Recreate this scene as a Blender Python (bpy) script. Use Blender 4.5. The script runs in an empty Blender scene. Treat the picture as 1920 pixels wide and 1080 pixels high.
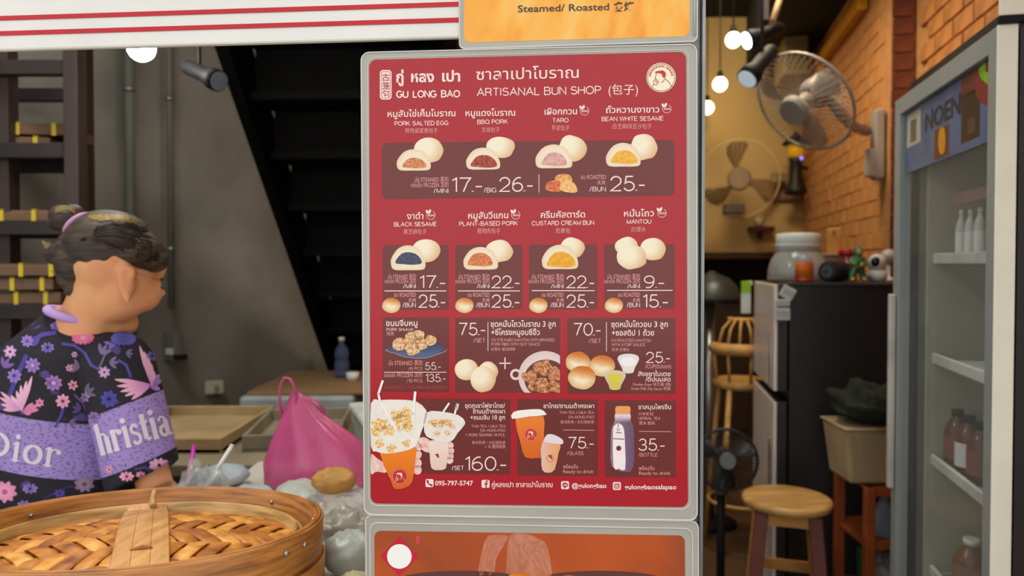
import bpy, bmesh, math, random
from mathutils import Vector, Matrix, noise
from mathutils.bvhtree import BVHTree
S = bpy.context.scene
COL = S.collection
PI = math.pi
random.seed(7)

# ---------------------------------------------------------------- camera
FPX = 1400.0
PPY = 520.0
PITCH = math.radians(1.2)
CAMZ = 1.45
cam_data = bpy.data.cameras.new('camera')
cam = bpy.data.objects.new('camera', cam_data)
COL.objects.link(cam)
cam.location = (0, 0, CAMZ)
cam.rotation_euler = (PI / 2 - PITCH, 0, 0)
cam_data.sensor_fit = 'HORIZONTAL'
cam_data.sensor_width = 36
cam_data.lens = 36 * FPX / 1920
cam_data.shift_y = -20 / 1920
cam_data.clip_start = 0.02
cam_data.dof.use_dof = True
cam_data.dof.focus_distance = 1.0
cam_data.dof.aperture_fstop = 4.2
S.camera = cam

# ---------------------------------------------------------------- sky, lights, exposure
w = bpy.data.worlds.new('sky')
S.world = w
w.use_nodes = True
nt = w.node_tree
bg = nt.nodes['Background']
tc = nt.nodes.new('ShaderNodeTexCoord')
sp = nt.nodes.new('ShaderNodeSeparateXYZ')
rp = nt.nodes.new('ShaderNodeValToRGB')
rp.color_ramp.elements[0].position = 0.0
rp.color_ramp.elements[0].color = (0.80, 0.79, 0.77, 1)
rp.color_ramp.elements[1].position = 1.0
rp.color_ramp.elements[1].color = (0.86, 0.93, 1.0, 1)
nt.links.new(tc.outputs['Generated'], sp.inputs[0])
nt.links.new(sp.outputs['Z'], rp.inputs[0])
nt.links.new(rp.outputs[0], bg.inputs['Color'])
bg.inputs['Strength'].default_value = 1.25

def lamp(name, kind, loc, energy, color, size=0.1, rot=None, spot=None, size_y=None):
    l = bpy.data.lights.new(name, kind)
    l.energy = energy
    l.color = color
    if kind == 'AREA':
        l.size = size
        if size_y:
            l.shape = 'RECTANGLE'; l.size_y = size_y
    else:
        l.shadow_soft_size = size
    if spot:
        l.spot_size = math.radians(spot); l.spot_blend = 0.6
    o = bpy.data.objects.new(name, l)
    COL.objects.link(o)
    o.location = loc
    if rot: o.rotation_euler = rot
    return o
def aim(o, target):
    d = Vector(target) - o.location
    o.rotation_euler = d.to_track_quat('-Z', 'Y').to_euler()
WARM = (1.0, 0.80, 0.52)
NEUT = (1.0, 0.97, 0.90)
# ceiling downlights of the shop (above the frame); the last is an added fill
aim(lamp('ceiling_light_warm', 'AREA', (1.10, 3.3, 3.30), 44, WARM, 0.5), (1.95, 4.0, 1.9))
aim(lamp('ceiling_light_warm_front', 'AREA', (1.15, 2.2, 3.30), 16, WARM, 0.4), (1.75, 2.9, 2.0))
aim(lamp('ceiling_light_back', 'AREA', (1.2, 4.9, 3.30), 4, (1.0, .88, .68), 0.5), (1.6, 6.0, 2.0))
lamp('ceiling_light_left', 'AREA', (-1.35, 1.75, 3.30), 23, NEUT, 0.6)
lamp('added_aisle_fill', 'AREA', (0.48, 2.5, 3.30), 11, NEUT, 0.5)  # unseen fill light added to brighten the refrigerator door
S.view_settings.view_transform = 'Standard'
S.view_settings.look = 'None'
S.view_settings.gamma = 1
S.view_settings.use_curve_mapping = False
S.view_settings.exposure = 0.4
S.cycles.use_denoising = True
S.cycles.max_bounces = 8
S.cycles.transparent_max_bounces = 12
S.cycles.caustics_reflective = False
S.cycles.caustics_refractive = False
S.cycles.sample_clamp_indirect = 4.0

# ---------------------------------------------------------------- geometry helpers
def ray(px, py):
    cx, cy = (px - 960) / FPX, -(py - PPY) / FPX
    c, s = math.cos(PITCH), math.sin(PITCH)
    return Vector((cx, c + cy * s, -s + cy * c))
CAM = Vector((0, 0, CAMZ))
def P(px, py, Y):
    d = ray(px, py); return CAM + d * (Y / d.y)
def PZ(px, py, z):
    d = ray(px, py); return CAM + d * ((z - CAMZ) / d.z)

def lin(c):
    r = []
    for v in c[:3]:
        v = max(0, min(255, v)) / 255.0
        r.append(v / 12.92 if v <= 0.04045 else ((v + 0.055) / 1.055) ** 2.4)
    return (r[0], r[1], r[2], 1.0)

WM = {}
def wm(o):
    return WM.get(o.name, Matrix.Identity(4))
def thing(name, label, cat, loc=(0, 0, 0), rotz=0, group=None, mat=None):
    o = bpy.data.objects.new(name, None)
    COL.objects.link(o)
    o.empty_display_size = 0.05
    M = mat if mat is not None else Matrix.Translation(loc) @ Matrix.Rotation(rotz, 4, 'Z')
    o.matrix_world = M
    WM[o.name] = M.copy()
    o['label'] = label; o['category'] = cat
    if group: o['group'] = group
    return o
def tag(o, label, cat, group=None):
    o['label'] = label; o['category'] = cat
    if group: o['group'] = group
    return o
def struct(o, kind='structure'):
    o['kind'] = kind; return o

class MB:
    def __init__(s): s.v = []; s.f = []; s.sm = []; s.c = None
    def add(s, vs, fs, smooth=False, M=None, cols=None):
        b = len(s.v)
        s.v += [(M @ Vector(v)) if M is not None else Vector(v) for v in vs]
        s.f += [tuple(i + b for i in f) for f in fs]
        s.sm += [smooth] * len(fs)
        if cols is not None:
            if s.c is None: s.c = [(1, 1, 1, 1)] * b
            s.c += cols
        elif s.c is not None:
            s.c += [(1, 1, 1, 1)] * len(vs)
        return s
    def box(s, c, d, M=None, rz=0):
        x, y, z = d[0] / 2, d[1] / 2, d[2] / 2
        vs = [Vector((sx * x, sy * y, sz * z)) for sx in (-1, 1) for sy in (-1, 1) for sz in (-1, 1)]
        R = Matrix.Translation(c) @ (Matrix.Rotation(rz, 4, 'Z') if rz else Matrix.Identity(4))
        if M is not None: R = M @ R
        return s.add(vs, [(0, 1, 3, 2), (4, 6, 7, 5), (0, 4, 5, 1), (2, 3, 7, 6), (0, 2, 6, 4), (1, 5, 7, 3)], False, R)
    def hexa(s, a, b):   # a, b: two quads of 4 points
        vs = list(a) + list(b)
        return s.add(vs, [(3, 2, 1, 0), (4, 5, 6, 7), (0, 1, 5, 4), (1, 2, 6, 5), (2, 3, 7, 6), (3, 0, 4, 7)])
    def rings(s, rs, cap0=True, cap1=True, smooth=True, closed=True, M=None):
        n = len(rs[0]); vs = [p for r in rs for p in r]; fs = []
        m = n if closed else n - 1
        for i in range(len(rs) - 1):
            for j in range(m):
                k = (j + 1) % n
                fs.append((i * n + j, i * n + k, (i + 1) * n + k, (i + 1) * n + j))
        s.add(vs, fs, smooth, M)
        b = len(s.v) - len(vs)
        if cap0: s.f.append(tuple(b + j for j in range(n - 1, -1, -1))); s.sm.append(False)
        if cap1: s.f.append(tuple(b + (len(rs) - 1) * n + j for j in range(n))); s.sm.append(False)
        return s
    def tube(s, pts, r, n=10, caps=True, M=None, flat=1.0, closed=False):
        pts = [Vector(p) for p in pts]; rs = []
        up = None
        N = len(pts)
        for i, p in enumerate(pts):
            if closed: t = pts[(i + 1) % N] - pts[i - 1]
            else: t = pts[min(i + 1, N - 1)] - pts[max(i - 1, 0)]
            if t.length < 1e-9: t = Vector((0, 0, 1))
            t.normalize()
            if up is None:
                up = Vector((0, 0, 1)) if abs(t.z) < 0.9 else Vector((1, 0, 0))
            a = t.cross(up)
            if a.length < 1e-6: a = t.orthogonal()
            a.normalize(); b = a.cross(t).normalized(); up = b
            rr = r[i] if isinstance(r, (list, tuple)) else r
            rs.append([p + (a * math.cos(2 * PI * j / n) + b * math.sin(2 * PI * j / n) * flat) * rr for j in range(n)])
        if closed:
            rs.append(rs[0]); return s.rings(rs, False, False, True, True, M)
        return s.rings(rs, caps, caps, True, True, M)
    def cyl(s, p0, p1, r0, r1=None, n=16, caps=True, M=None):
        return s.tube([p0, p1], [r0, r0 if r1 is None else r1], n, caps, M)
    def lathe(s, prof, c=(0, 0, 0), n=24, M=None, ax='Z', caps=True):
        R = Matrix.Translation(c)
        if ax == 'X': R = R @ Matrix.Rotation(PI / 2, 4, 'Y')
        if ax == 'Y': R = R @ Matrix.Rotation(-PI / 2, 4, 'X')
        if M is not None: R = M @ R
        rs = [[Vector((r * math.cos(2 * PI * j / n), r * math.sin(2 * PI * j / n), z)) for j in range(n)] for r, z in prof]
        return s.rings(rs, caps, caps, True, True, R)
    def ball(s, c, r, nu=16, nv=10, M=None, R=None):
        if not isinstance(r, (list, tuple)): r = (r, r, r)
        rs = []
        for i in range(1, nv):
            t = PI * i / nv
            rs.append([Vector((r[0] * math.sin(t) * math.cos(2 * PI * j / nu), r[1] * math.sin(t) * math.sin(2 * PI * j / nu), -r[2] * math.cos(t))) for j in range(nu)])
        T = Matrix.Translation(c)
        if R is not None: T = T @ R
        if M is not None: T = M @ T
        vs = [p for q in rs for p in q] + [Vector((0, 0, -r[2])), Vector((0, 0, r[2]))]
        fs = []
        for i in range(len(rs) - 1):
            for j in range(nu):
                k = (j + 1) % nu
                fs.append((i * nu + j, i * nu + k, (i + 1) * nu + k, (i + 1) * nu + j))
        a, b = len(vs) - 2, len(vs) - 1
        for j in range(nu):
            k = (j + 1) % nu
            fs.append((a, k, j)); fs.append((b, (nv - 2) * nu + j, (nv - 2) * nu + k))
        return s.add(vs, fs, True, T)
    def mesh(s, name, L=None):
        me = bpy.data.meshes.new(name)
        vs = [L @ v for v in s.v] if L is not None else s.v
        me.from_pydata([tuple(v) for v in vs], [], s.f)
        me.polygons.foreach_set('use_smooth', s.sm)
        if s.c is not None:
            at = me.color_attributes.new('Col', 'FLOAT_COLOR', 'POINT')
            flat = []
            for c in s.c: flat += list(c)
            at.data.foreach_set('color', flat)
        bm = bmesh.new(); bm.from_mesh(me)
        if s.c is None: bmesh.ops.recalc_face_normals(bm, faces=bm.faces)
        bm.to_mesh(me); bm.free()
        me.update()
        return me
    def build(s, name, m, parent=None, bevel=0, seg=2, solid=0, sub=0, local=False):
        L = None
        if parent is not None and not local: L = wm(parent).inverted()
        me = s.mesh(name, L)
        o = bpy.data.objects.new(name, me)
        COL.objects.link(o)
        if m: me.materials.append(m)
        if parent is not None:
            o.parent = parent
            WM[o.name] = wm(parent).copy()
        if solid:
            md = o.modifiers.new('solid', 'SOLIDIFY'); md.thickness = solid; md.offset = 0
        if bevel:
            md = o.modifiers.new('bevel', 'BEVEL'); md.width = bevel; md.segments = seg; md.limit_method = 'ANGLE'; md.angle_limit = math.radians(35)
            md.harden_normals = False
        if sub:
            md = o.modifiers.new('sub', 'SUBSURF'); md.levels = sub; md.render_levels = sub
        return o

# ---------------------------------------------------------------- materials
def nodes(m):
    m.use_nodes = True
    n = m.node_tree
    return n, n.nodes['Principled BSDF']
MATS = {}
def mat(name, col, rough=0.6, metal=0.0, var=0.12, scale=8, bump=0.0, bscale=60, coat=0, trans=0, alpha=1, spec=0.5, stretch=None, emis=0, ior=1.45, col2=None, sub=0):
    if name in MATS: return MATS[name]
    m = bpy.data.materials.new(name); n, b = nodes(m)
    c = lin(col)
    b.inputs['Roughness'].default_value = rough
    b.inputs['Metallic'].default_value = metal
    b.inputs['Specular IOR Level'].default_value = spec
    b.inputs['Coat Weight'].default_value = coat
    b.inputs['Transmission Weight'].default_value = trans
    b.inputs['Alpha'].default_value = alpha
    b.inputs['IOR'].default_value = ior
    if sub:
        b.inputs['Subsurface Weight'].default_value = sub
        b.inputs['Subsurface Radius'].default_value = (0.012, 0.005, 0.003)
    tcn = n.nodes.new('ShaderNodeTexCoord'); mp = n.nodes.new('ShaderNodeMapping')
    n.links.new(tcn.outputs['Object'], mp.inputs[0])
    if stretch: mp.inputs['Scale'].default_value = stretch
    nz = n.nodes.new('ShaderNodeTexNoise'); nz.inputs['Scale'].default_value = scale; nz.inputs['Detail'].default_value = 5
    n.links.new(mp.outputs[0], nz.inputs['Vector'])
    cr = n.nodes.new('ShaderNodeValToRGB')
    c2 = lin(col2) if col2 else tuple(x * (1 - var * 2) for x in c[:3]) + (1,)
    cr.color_ramp.elements[0].position = 0.35; cr.color_ramp.elements[0].color = c2
    cr.color_ramp.elements[1].position = 0.62; cr.color_ramp.elements[1].color = c
    n.links.new(nz.outputs['Fac'], cr.inputs[0])
    n.links.new(cr.outputs[0], b.inputs['Base Color'])
    if bump:
        nb = n.nodes.new('ShaderNodeTexNoise'); nb.inputs['Scale'].default_value = bscale; nb.inputs['Detail'].default_value = 3
        n.links.new(mp.outputs[0], nb.inputs['Vector'])
        bp = n.nodes.new('ShaderNodeBump'); bp.inputs['Strength'].default_value = bump; bp.inputs['Distance'].default_value = 0.01
        n.links.new(nb.outputs['Fac'], bp.inputs['Height'])
        n.links.new(bp.outputs[0], b.inputs['Normal'])
    if emis:
        b.inputs['Emission Color'].default_value = c; b.inputs['Emission Strength'].default_value = emis
    MATS[name] = m
    return m
def mat_print(name, rough=0.22, cols=True, col=(255, 255, 255), var=0.0):
    """flat glossy print: colours from the sheet's own vertex colours"""
    if name in MATS: return MATS[name]
    m = bpy.data.materials.new(name); n, b = nodes(m)
    b.inputs['Roughness'].default_value = rough
    b.inputs['Specular IOR Level'].default_value = 0.5
    if cols:
        a = n.nodes.new('ShaderNodeVertexColor'); a.layer_name = 'Col'
        n.links.new(a.outputs[0], b.inputs['Base Color'])
    else:
        b.inputs['Base Color'].default_value = lin(col)
    tcn = n.nodes.new('ShaderNodeTexCoord')
    nb = n.nodes.new('ShaderNodeTexNoise'); nb.inputs['Scale'].default_value = 9; nb.inputs['Detail'].default_value = 2
    n.links.new(tcn.outputs['Object'], nb.inputs['Vector'])
    bp = n.nodes.new('ShaderNodeBump'); bp.inputs['Strength'].default_value = 0.25; bp.inputs['Distance'].default_value = 0.004
    n.links.new(nb.outputs['Fac'], bp.inputs['Height']); n.links.new(bp.outputs[0], b.inputs['Normal'])
    MATS[name] = m
    return m
def mat_emit(name, col, strength):
    m = bpy.data.materials.new(name); n, b = nodes(m)
    b.inputs['Base Color'].default_value = (0.9, 0.9, 0.9, 1)
    b.inputs['Emission Color'].default_value = lin(col); b.inputs['Emission Strength'].default_value = strength
    return m
def mat_glass(name, tint=(255, 255, 255), alpha=0.12, rough=0.02):
    """thin clear sheet: transparent with a glossy skin"""
    if name in MATS: return MATS[name]
    m = bpy.data.materials.new(name); n, b = nodes(m)
    b.inputs['Base Color'].default_value = lin(tint)
    b.inputs['Roughness'].default_value = rough
    b.inputs['Alpha'].default_value = alpha
    nz = n.nodes.new('ShaderNodeTexNoise'); nz.inputs['Scale'].default_value = 6
    bp = n.nodes.new('ShaderNodeBump'); bp.inputs['Strength'].default_value = 0.05; bp.inputs['Distance'].default_value = 0.01
    n.links.new(nz.outputs['Fac'], bp.inputs['Height']); n.links.new(bp.outputs[0], b.inputs['Normal'])
    MATS[name] = m
    return m

def catmull(pts, k=4):
    out = []; N = len(pts)
    for i in range(N):
        p0, p1, p2, p3 = [Vector(pts[(i + j) % N]).to_2d() for j in (-1, 0, 1, 2)]
        for q in range(k):
            t = q / k
            out.append(0.5 * ((2 * p1) + (p2 - p0) * t + (2 * p0 - 5 * p1 + 4 * p2 - p3) * t * t + (3 * p1 - p0 - 3 * p2 + p3) * t ** 3))
    return [(p.x, p.y) for p in out]
def lerp(a, b, t): return tuple(x + (y - x) * t for x, y in zip(a, b))
def clamp(x, a=0, b=1): return max(a, min(b, x))
# ================================================================ SETTING
TH = math.radians(12.4)
RD = Vector((math.sin(TH), math.cos(TH), 0))          # depth direction of the right-hand wall
RN = Vector((-math.cos(TH), math.sin(TH), 0))         # from that wall into the room
A0 = Vector((1.98, 4.4, 0))                           # a point on the far stretch of the wall
STEP = (3.57 - 4.4) / math.cos(TH)                    # where the wall steps back, along RD from A0
RZ = -TH
M_conc = mat('rough_concrete', (158, 154, 144), 0.9, var=0.16, scale=2.2, bump=0.25, bscale=30)
M_cream = mat('cream_wall_paint', (204, 172, 112), 0.85, var=0.05, scale=2)
M_dark = mat('black_ceiling_paint', (26, 23, 20), 0.9)
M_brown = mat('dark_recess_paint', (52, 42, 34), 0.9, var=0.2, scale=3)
M_floor = mat('brown_floor', (92, 66, 42), 0.55, var=0.2, scale=4, bump=0.1)
M_pave = mat('street_paving', (150, 145, 138), 0.9, var=0.04, scale=14)
M_mortar = mat('wall_mortar', (206, 148, 94), 0.9, var=0.1, scale=20, bump=0.3)
M_brick = mat('orange_brick', (208, 138, 76), 0.85, var=0.18, scale=7, bump=0.4, bscale=40)
M_brickp = mat('orange_painted_brick', (212, 146, 84), 0.8, var=0.08, scale=4, bump=0.2, bscale=30)
M_brickd = mat('dark_red_shaded_brick', (124, 62, 40), 0.9, var=0.2, scale=8, bump=0.4)  # dark red, with the end face's shade put into the colour

struct(MB().box((0.2, 4.2, -0.05), (8, 6.2, 0.1)).build('floor', M_floor))
struct(MB().box((0, -4.0, -0.06), (24, 10.2, 0.1)).build('pavement', M_pave))
struct(MB().box((0.2, 3.75, 3.45), (8, 5.4, 0.1)).build('ceiling', M_dark))
# front wall of the shop above the opening and to both sides
struct(MB().box((-3.4, 1.07, 1.7), (1.5, 0.08, 3.4)).box((2.95, 1.07, 1.7), (2.0, 0.08, 3.4)).build('wall_front', M_conc))
# left wall, oblique
def wl(y): return -1.8 + 0.486 * (y - 3.2)
def vslab(p, q, z0, z1, t):
    """vertical slab from p to q (2-D), thickness t to the left of p->q"""
    p = Vector((p[0], p[1], 0)); q = Vector((q[0], q[1], 0)); d = (q - p).normalized(); n = Vector((-d.y, d.x, 0)) * t
    a = [p, q, q + n, p + n]
    return [v + Vector((0, 0, z0)) for v in a], [v + Vector((0, 0, z1)) for v in a]
struct(MB().hexa(*vslab((wl(1.1), 1.1), (wl(5.0), 5.0), 0, 3.4, 0.12)).build('wall_left', M_conc))
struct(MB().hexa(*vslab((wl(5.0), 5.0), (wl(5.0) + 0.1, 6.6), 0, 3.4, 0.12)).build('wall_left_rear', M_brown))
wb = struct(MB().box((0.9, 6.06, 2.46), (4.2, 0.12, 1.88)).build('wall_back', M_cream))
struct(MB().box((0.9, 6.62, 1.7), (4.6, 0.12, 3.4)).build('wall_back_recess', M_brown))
struct(MB().box((0.9, 6.06, 1.5), (4.2, 0.16, 0.05)).build('trim_1', mat('dark_wood_trim', (70, 48, 30), 0.6)))
# dark soffit along the right wall
sa = A0 + RD * -3.4; sb = A0 + RD * 1.75
so = RN * 0.45
z0, z1 = Vector((0, 0, 3.0)), Vector((0, 0, 3.4))
struct(MB().hexa([sa + z0, sb + z0, sb + so + z0, sa + so + z0], [sa + z1, sb + z1, sb + so + z1, sa + so + z1]).build('trim_2', M_dark))
# right wall: mortar slab, stepped, with real bricks
def rw(along, out, z): return A0 + RD * along + RN * out + Vector((0, 0, z))
wr = MB()
wr.hexa([rw(STEP, -.003, 0), rw(2.3, -.003, 0), rw(2.3, -.25, 0), rw(STEP, -.25, 0)], [rw(STEP, -.003, 3.4), rw(2.3, -.003, 3.4), rw(2.3, -.25, 3.4), rw(STEP, -.25, 3.4)])
wr.hexa([rw(-3.7, -.112, 0), rw(STEP + .012, -.112, 0), rw(STEP + .012, -.3, 0), rw(-3.7, -.3, 0)], [rw(-3.7, -.112, 3.4), rw(STEP + .012, -.112, 3.4), rw(STEP + .012, -.3, 3.4), rw(-3.7, -.3, 3.4)])
wall_right = struct(wr.build('wall_right', M_mortar))
def brick_mesh(l, h, d, m):
    b = MB().box((0, 0, 0), (d, l, h)); me = b.mesh('brick'); me.materials.append(m); return me
BL, BH = 0.20, 0.072
bm_near = brick_mesh(BL, BH, 0.03, M_brick)
bm_far = brick_mesh(BL, BH, 0.026, M_brickp)
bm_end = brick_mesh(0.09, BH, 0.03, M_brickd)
cand = []
for r in range(0, 40):
    z = 0.04 + r * (BH + 0.012)
    for k in range(-14, 22):
        al = k * (BL + 0.012) + (0.106 if r % 2 else 0)
        if al > STEP + 0.12 and al < 1.72: cand.append((bm_far, rw(al, -0.013, z), 0, al))
        if al < STEP - 0.11 and al > STEP - 2.0: cand.append((bm_near, rw(al, -0.113, z), 0, al))
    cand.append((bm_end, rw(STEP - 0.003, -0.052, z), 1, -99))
def seen(c):
    p = c[1]
    px = 960 + FPX * p.x / p.y; py = 490 - FPX * (p.z - CAMZ) / p.y
    return -20 < py < 560 and 1480 < px < 1900
cand.sort(key=lambda c: (0 if seen(c) else 1, c[1].y))
n_seen = min(300, sum(1 for c in cand if seen(c)))
rest = MB(); rest2 = MB(); rest3 = MB()
for i, (me, p, end, al) in enumerate(cand):
    j = Vector((random.uniform(-.002, .002), random.uniform(-.001, .001), 0))
    if i < n_seen:
        o = bpy.data.objects.new('brick', me); COL.objects.link(o); o.parent = wall_right
        o.location = p + j; o.rotation_euler = (0, 0, RZ + (PI / 2 if end else 0))
    else:
        (rest3 if end else (rest2 if me is bm_near else rest)).box(p + j, (0.026, 0.09 if end else BL, BH), rz=RZ + (PI / 2 if end else 0))
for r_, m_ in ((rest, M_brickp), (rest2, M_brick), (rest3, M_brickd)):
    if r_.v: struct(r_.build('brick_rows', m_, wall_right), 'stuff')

# ================================================================ FRONT PLANE: cards, post, fascia
CA = math.radians(3.8); CR = math.radians(0.35)
AX = Vector((math.cos(CA), -math.sin(CA), 0))
AN = Vector((math.sin(CA), math.cos(CA), 0))          # away from the camera
AZ = Vector((0, 0, 1))
Rr = Matrix.Rotation(CR, 3, AN) 
AXr = (Matrix.Rotation(-CR, 3, AN) @ AX); AZr = (Matrix.Rotation(-CR, 3, AN) @ AZ)
def frame(org, ax, an, az):
    M = Matrix.Identity(4)
    for i in range(3):
        M[i][0] = ax[i]; M[i][1] = an[i]; M[i][2] = az[i]; M[i][3] = org[i]
    return M
C0 = P(995, 530, 1.0)
class Sheet:
    def __init__(s, cpx, cpy, w=0.0, ax=None, az=None):
        s.ax = ax or AXr; s.az = az or AZr; s.an = AN
        d = ray(cpx, cpy); s.org = CAM + d * (((C0 + AN * w) - CAM).dot(AN) / d.dot(AN))
        s.M = frame(s.org, s.ax, s.an, s.az)
    def uv(s, px, py):
        d = ray(px, py); p = CAM + d * ((s.org - CAM).dot(AN) / d.dot(AN)) - s.org
        return p.dot(s.ax), p.dot(s.az)
    def pt(s, px, py, lay=0.0):
        u, v = s.uv(px, py); return Vector((u, -lay, v))
LAY = 0.00022
def rrect(x0, y0, x1, y1, r, k=6):
    """pixel-space rounded rectangle outline"""
    o = []
    for cx, cy, a0 in ((x1 - r, y0 + r, -90), (x1 - r, y1 - r, 0), (x0 + r, y1 - r, 90), (x0 + r, y0 + r, 180)):
        for i in range(k + 1):
            a = math.radians(a0 + 90 * i / k); o.append((cx + r * math.cos(a), cy + r * math.sin(a)))
    return o
def quad_rr(q, r, k=6):
    """rounded quad from four pixel corners tl,tr,br,bl"""
    o = []
    for i in range(4):
        p = Vector(q[i]); a = Vector(q[i - 1]) - p; b = Vector(q[(i + 1) % 4]) - p
        a = a.normalized() * r; b = b.normalized() * r
        c = p + a + b
        for j in range(k + 1):
            t = PI / 2 * j / k
            o.append(tuple(c - b * math.cos(t) - a * math.sin(t)))
    return o
def sheet_slab(sh, out, th, lay=0):
    vs = [sh.pt(x, y, lay) for x, y in out]; n = len(vs)
    b = [v + Vector((0, th, 0)) for v in vs]
    fs = [tuple(range(n)), tuple(range(2 * n - 1, n - 1, -1))] + [(i, i + n, (i + 1) % n + n, (i + 1) % n) for i in range(n)]
    return MB().add(vs + b, fs)

REF = {}
def text_mesh(s, bold=0.0):
    cu = bpy.data.curves.new('t', 'FONT'); cu.body = s; cu.size = 1.0; cu.offset = bold
    cu.resolution_u = 3; cu.fill_mode = 'BOTH'
    ob = bpy.data.objects.new('t', cu); COL.objects.link(ob)
    dg = bpy.context.evaluated_depsgraph_get(); dg.update()
    me = bpy.data.meshes.new_from_object(ob.evaluated_get(dg))
    vs = [v.co.copy() for v in me.vertices]; fs = [tuple(p.vertices) for p in me.polygons]
    bpy.data.objects.remove(ob); bpy.data.curves.remove(cu); bpy.data.meshes.remove(me)
    return vs, fs
def ref_h(ch):
    if ch not in REF:
        vs, _ = text_mesh(ch); ys = [v.y for v in vs]; REF[ch] = (max(ys) - max(min(ys), 0)) if ys else 0.7
    return REF[ch]
def arc(cx, cy, rx, ry, a0, a1, n=10):
    return [(cx + rx * math.cos(math.radians(a0 + (a1 - a0) * i / n)), cy + ry * math.sin(math.radians(a0 + (a1 - a0) * i / n))) for i in range(n + 1)]
GL = {
 '0': (.62, [arc(.31, .5, .31, .5, 0, 360, 24)]), '1': (.22, [[(0, .82), (.12, .92), (.22, 1), (.22, 0)]]),
 '2': (.6, [arc(.3, .7, .29, .3, 175, 0, 9) + arc(.28, .7, .31, .34, -5, -45, 4) + [(0, 0), (.6, 0)]]),
 '3': (.58, [arc(.28, .74, .25, .26, 160, -85, 10) + [(.22, .5)], [(.28, .5)] + arc(.28, .25, .29, .25, 80, -165, 10)]),
 '5': (.6, [[(.52, 1), (.13, 1), (.07, .53)] + arc(.29, .31, .3, .31, 125, -160, 14)]),
 '6': (.6, [arc(.3, .3, .29, .3, 0, 360, 20), [(.01, .3)] + arc(.42, .42, .41, .58, 175, 95, 8) + [(.5, .97)]]),
 '7': (.58, [[(0, 1), (.58, 1), (.4, .65), (.2, 0)]]), '9': (.6, [arc(.3, .7, .29, .3, 0, 360, 20), [(.59, .7)] + arc(.2, .6, .39, .6, 5, -85, 8) + [(.1, .03)]]),
 '.': (.05, [[(.025, .0), (.025, .05)]]), '-': (.34, [[(0, .37), (.34, .37)]]), '/': (.34, [[(0, -.05), (.3, 1.02)]]), ' ': (.18, []), ',': (.1, [[(.05, .05), (0, -.1)]]),
 'A': (.68, [[(0, 0), (.34, 1), (.68, 0)], [(.12, .34), (.56, .34)]]),
 'B': (.58, [[(.32, .53), (0, .53), (0, 1), (.32, 1)] + arc(.32, .765, .2, .235, 90, -90, 8), [(0, .53), (0, 0), (.32, 0)] + arc(.32, .265, .26, .265, -90, 90, 8)]),
 'C': (.68, [arc(.36, .5, .36, .5, 42, 318, 18)]), 'D': (.64, [[(0, 0), (0, 1), (.28, 1)] + arc(.28, .5, .36, .5, 90, -90, 12) + [(0, 0)]]),
 'E': (.52, [[(.52, 1), (0, 1), (0, 0), (.52, 0)], [(0, .53), (.46, .53)]]), 'F': (.5, [[(.5, 1), (0, 1), (0, 0)], [(0, .52), (.42, .52)]]),
 'G': (.7, [arc(.36, .5, .36, .5, 45, 335, 18) + [(.7, .45), (.42, .45)]]), 'H': (.6, [[(0, 0), (0, 1)], [(.6, 0), (.6, 1)], [(0, .53), (.6, .53)]]),
 'I': (.04, [[(.02, 0), (.02, 1)]]), 'J': (.42, [[(.42, 1), (.42, .25)] + arc(.21, .22, .21, .22, 0, -180, 8)]), 'K': (.58, [[(0, 0), (0, 1)], [(.54, 1), (0, .38)], [(.2, .6), (.58, 0)]]),
 'L': (.46, [[(0, 1), (0, 0), (.46, 0)]]), 'M': (.74, [[(0, 0), (0, 1), (.37, .05), (.74, 1), (.74, 0)]]), 'N': (.6, [[(0, 0), (0, 1), (.6, 0), (.6, 1)]]),
 'O': (.74, [arc(.37, .5, .37, .5, 0, 360, 24)]), 'P': (.54, [[(0, 0), (0, 1), (.3, 1)] + arc(.3, .73, .24, .27, 90, -90, 8) + [(0, .46)]]),
 'Q': (.74, [arc(.37, .5, .37, .5, 0, 360, 24), [(.48, .22), (.72, -.04)]]), 'R': (.58, [[(0, 0), (0, 1), (.32, 1)] + arc(.32, .74, .23, .26, 90, -90, 8) + [(0, .48)], [(.34, .48), (.5, .36), (.55, 0)]]),
 'S': (.58, [arc(.29, .745, .25, .255, 25, 215, 9) + arc(.3, .27, .28, .27, 55, -155, 9)]), 'T': (.56, [[(0, 1), (.56, 1)], [(.28, 1), (.28, 0)]]),
 'U': (.6, [[(0, 1), (0, .3)] + arc(.3, .3, .3, .3, 180, 360, 10) + [(.6, 1)]]), 'V': (.6, [[(0, 1), (.3, 0), (.6, 1)]]), 'W': (.9, [[(0, 1), (.23, 0), (.45, 1), (.67, 0), (.9, 1)]]),
 'X': (.6, [[(0, 0), (.56, 1)], [(.04, 1), (.6, 0)]]), 'Y': (.6, [[(0, 1), (.3, .45), (.6, 1)], [(.3, .45), (.3, 0)]]), 'Z': (.56, [[(.02, 1), (.54, 1), (0, 0), (.56, 0)]]),
}
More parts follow.
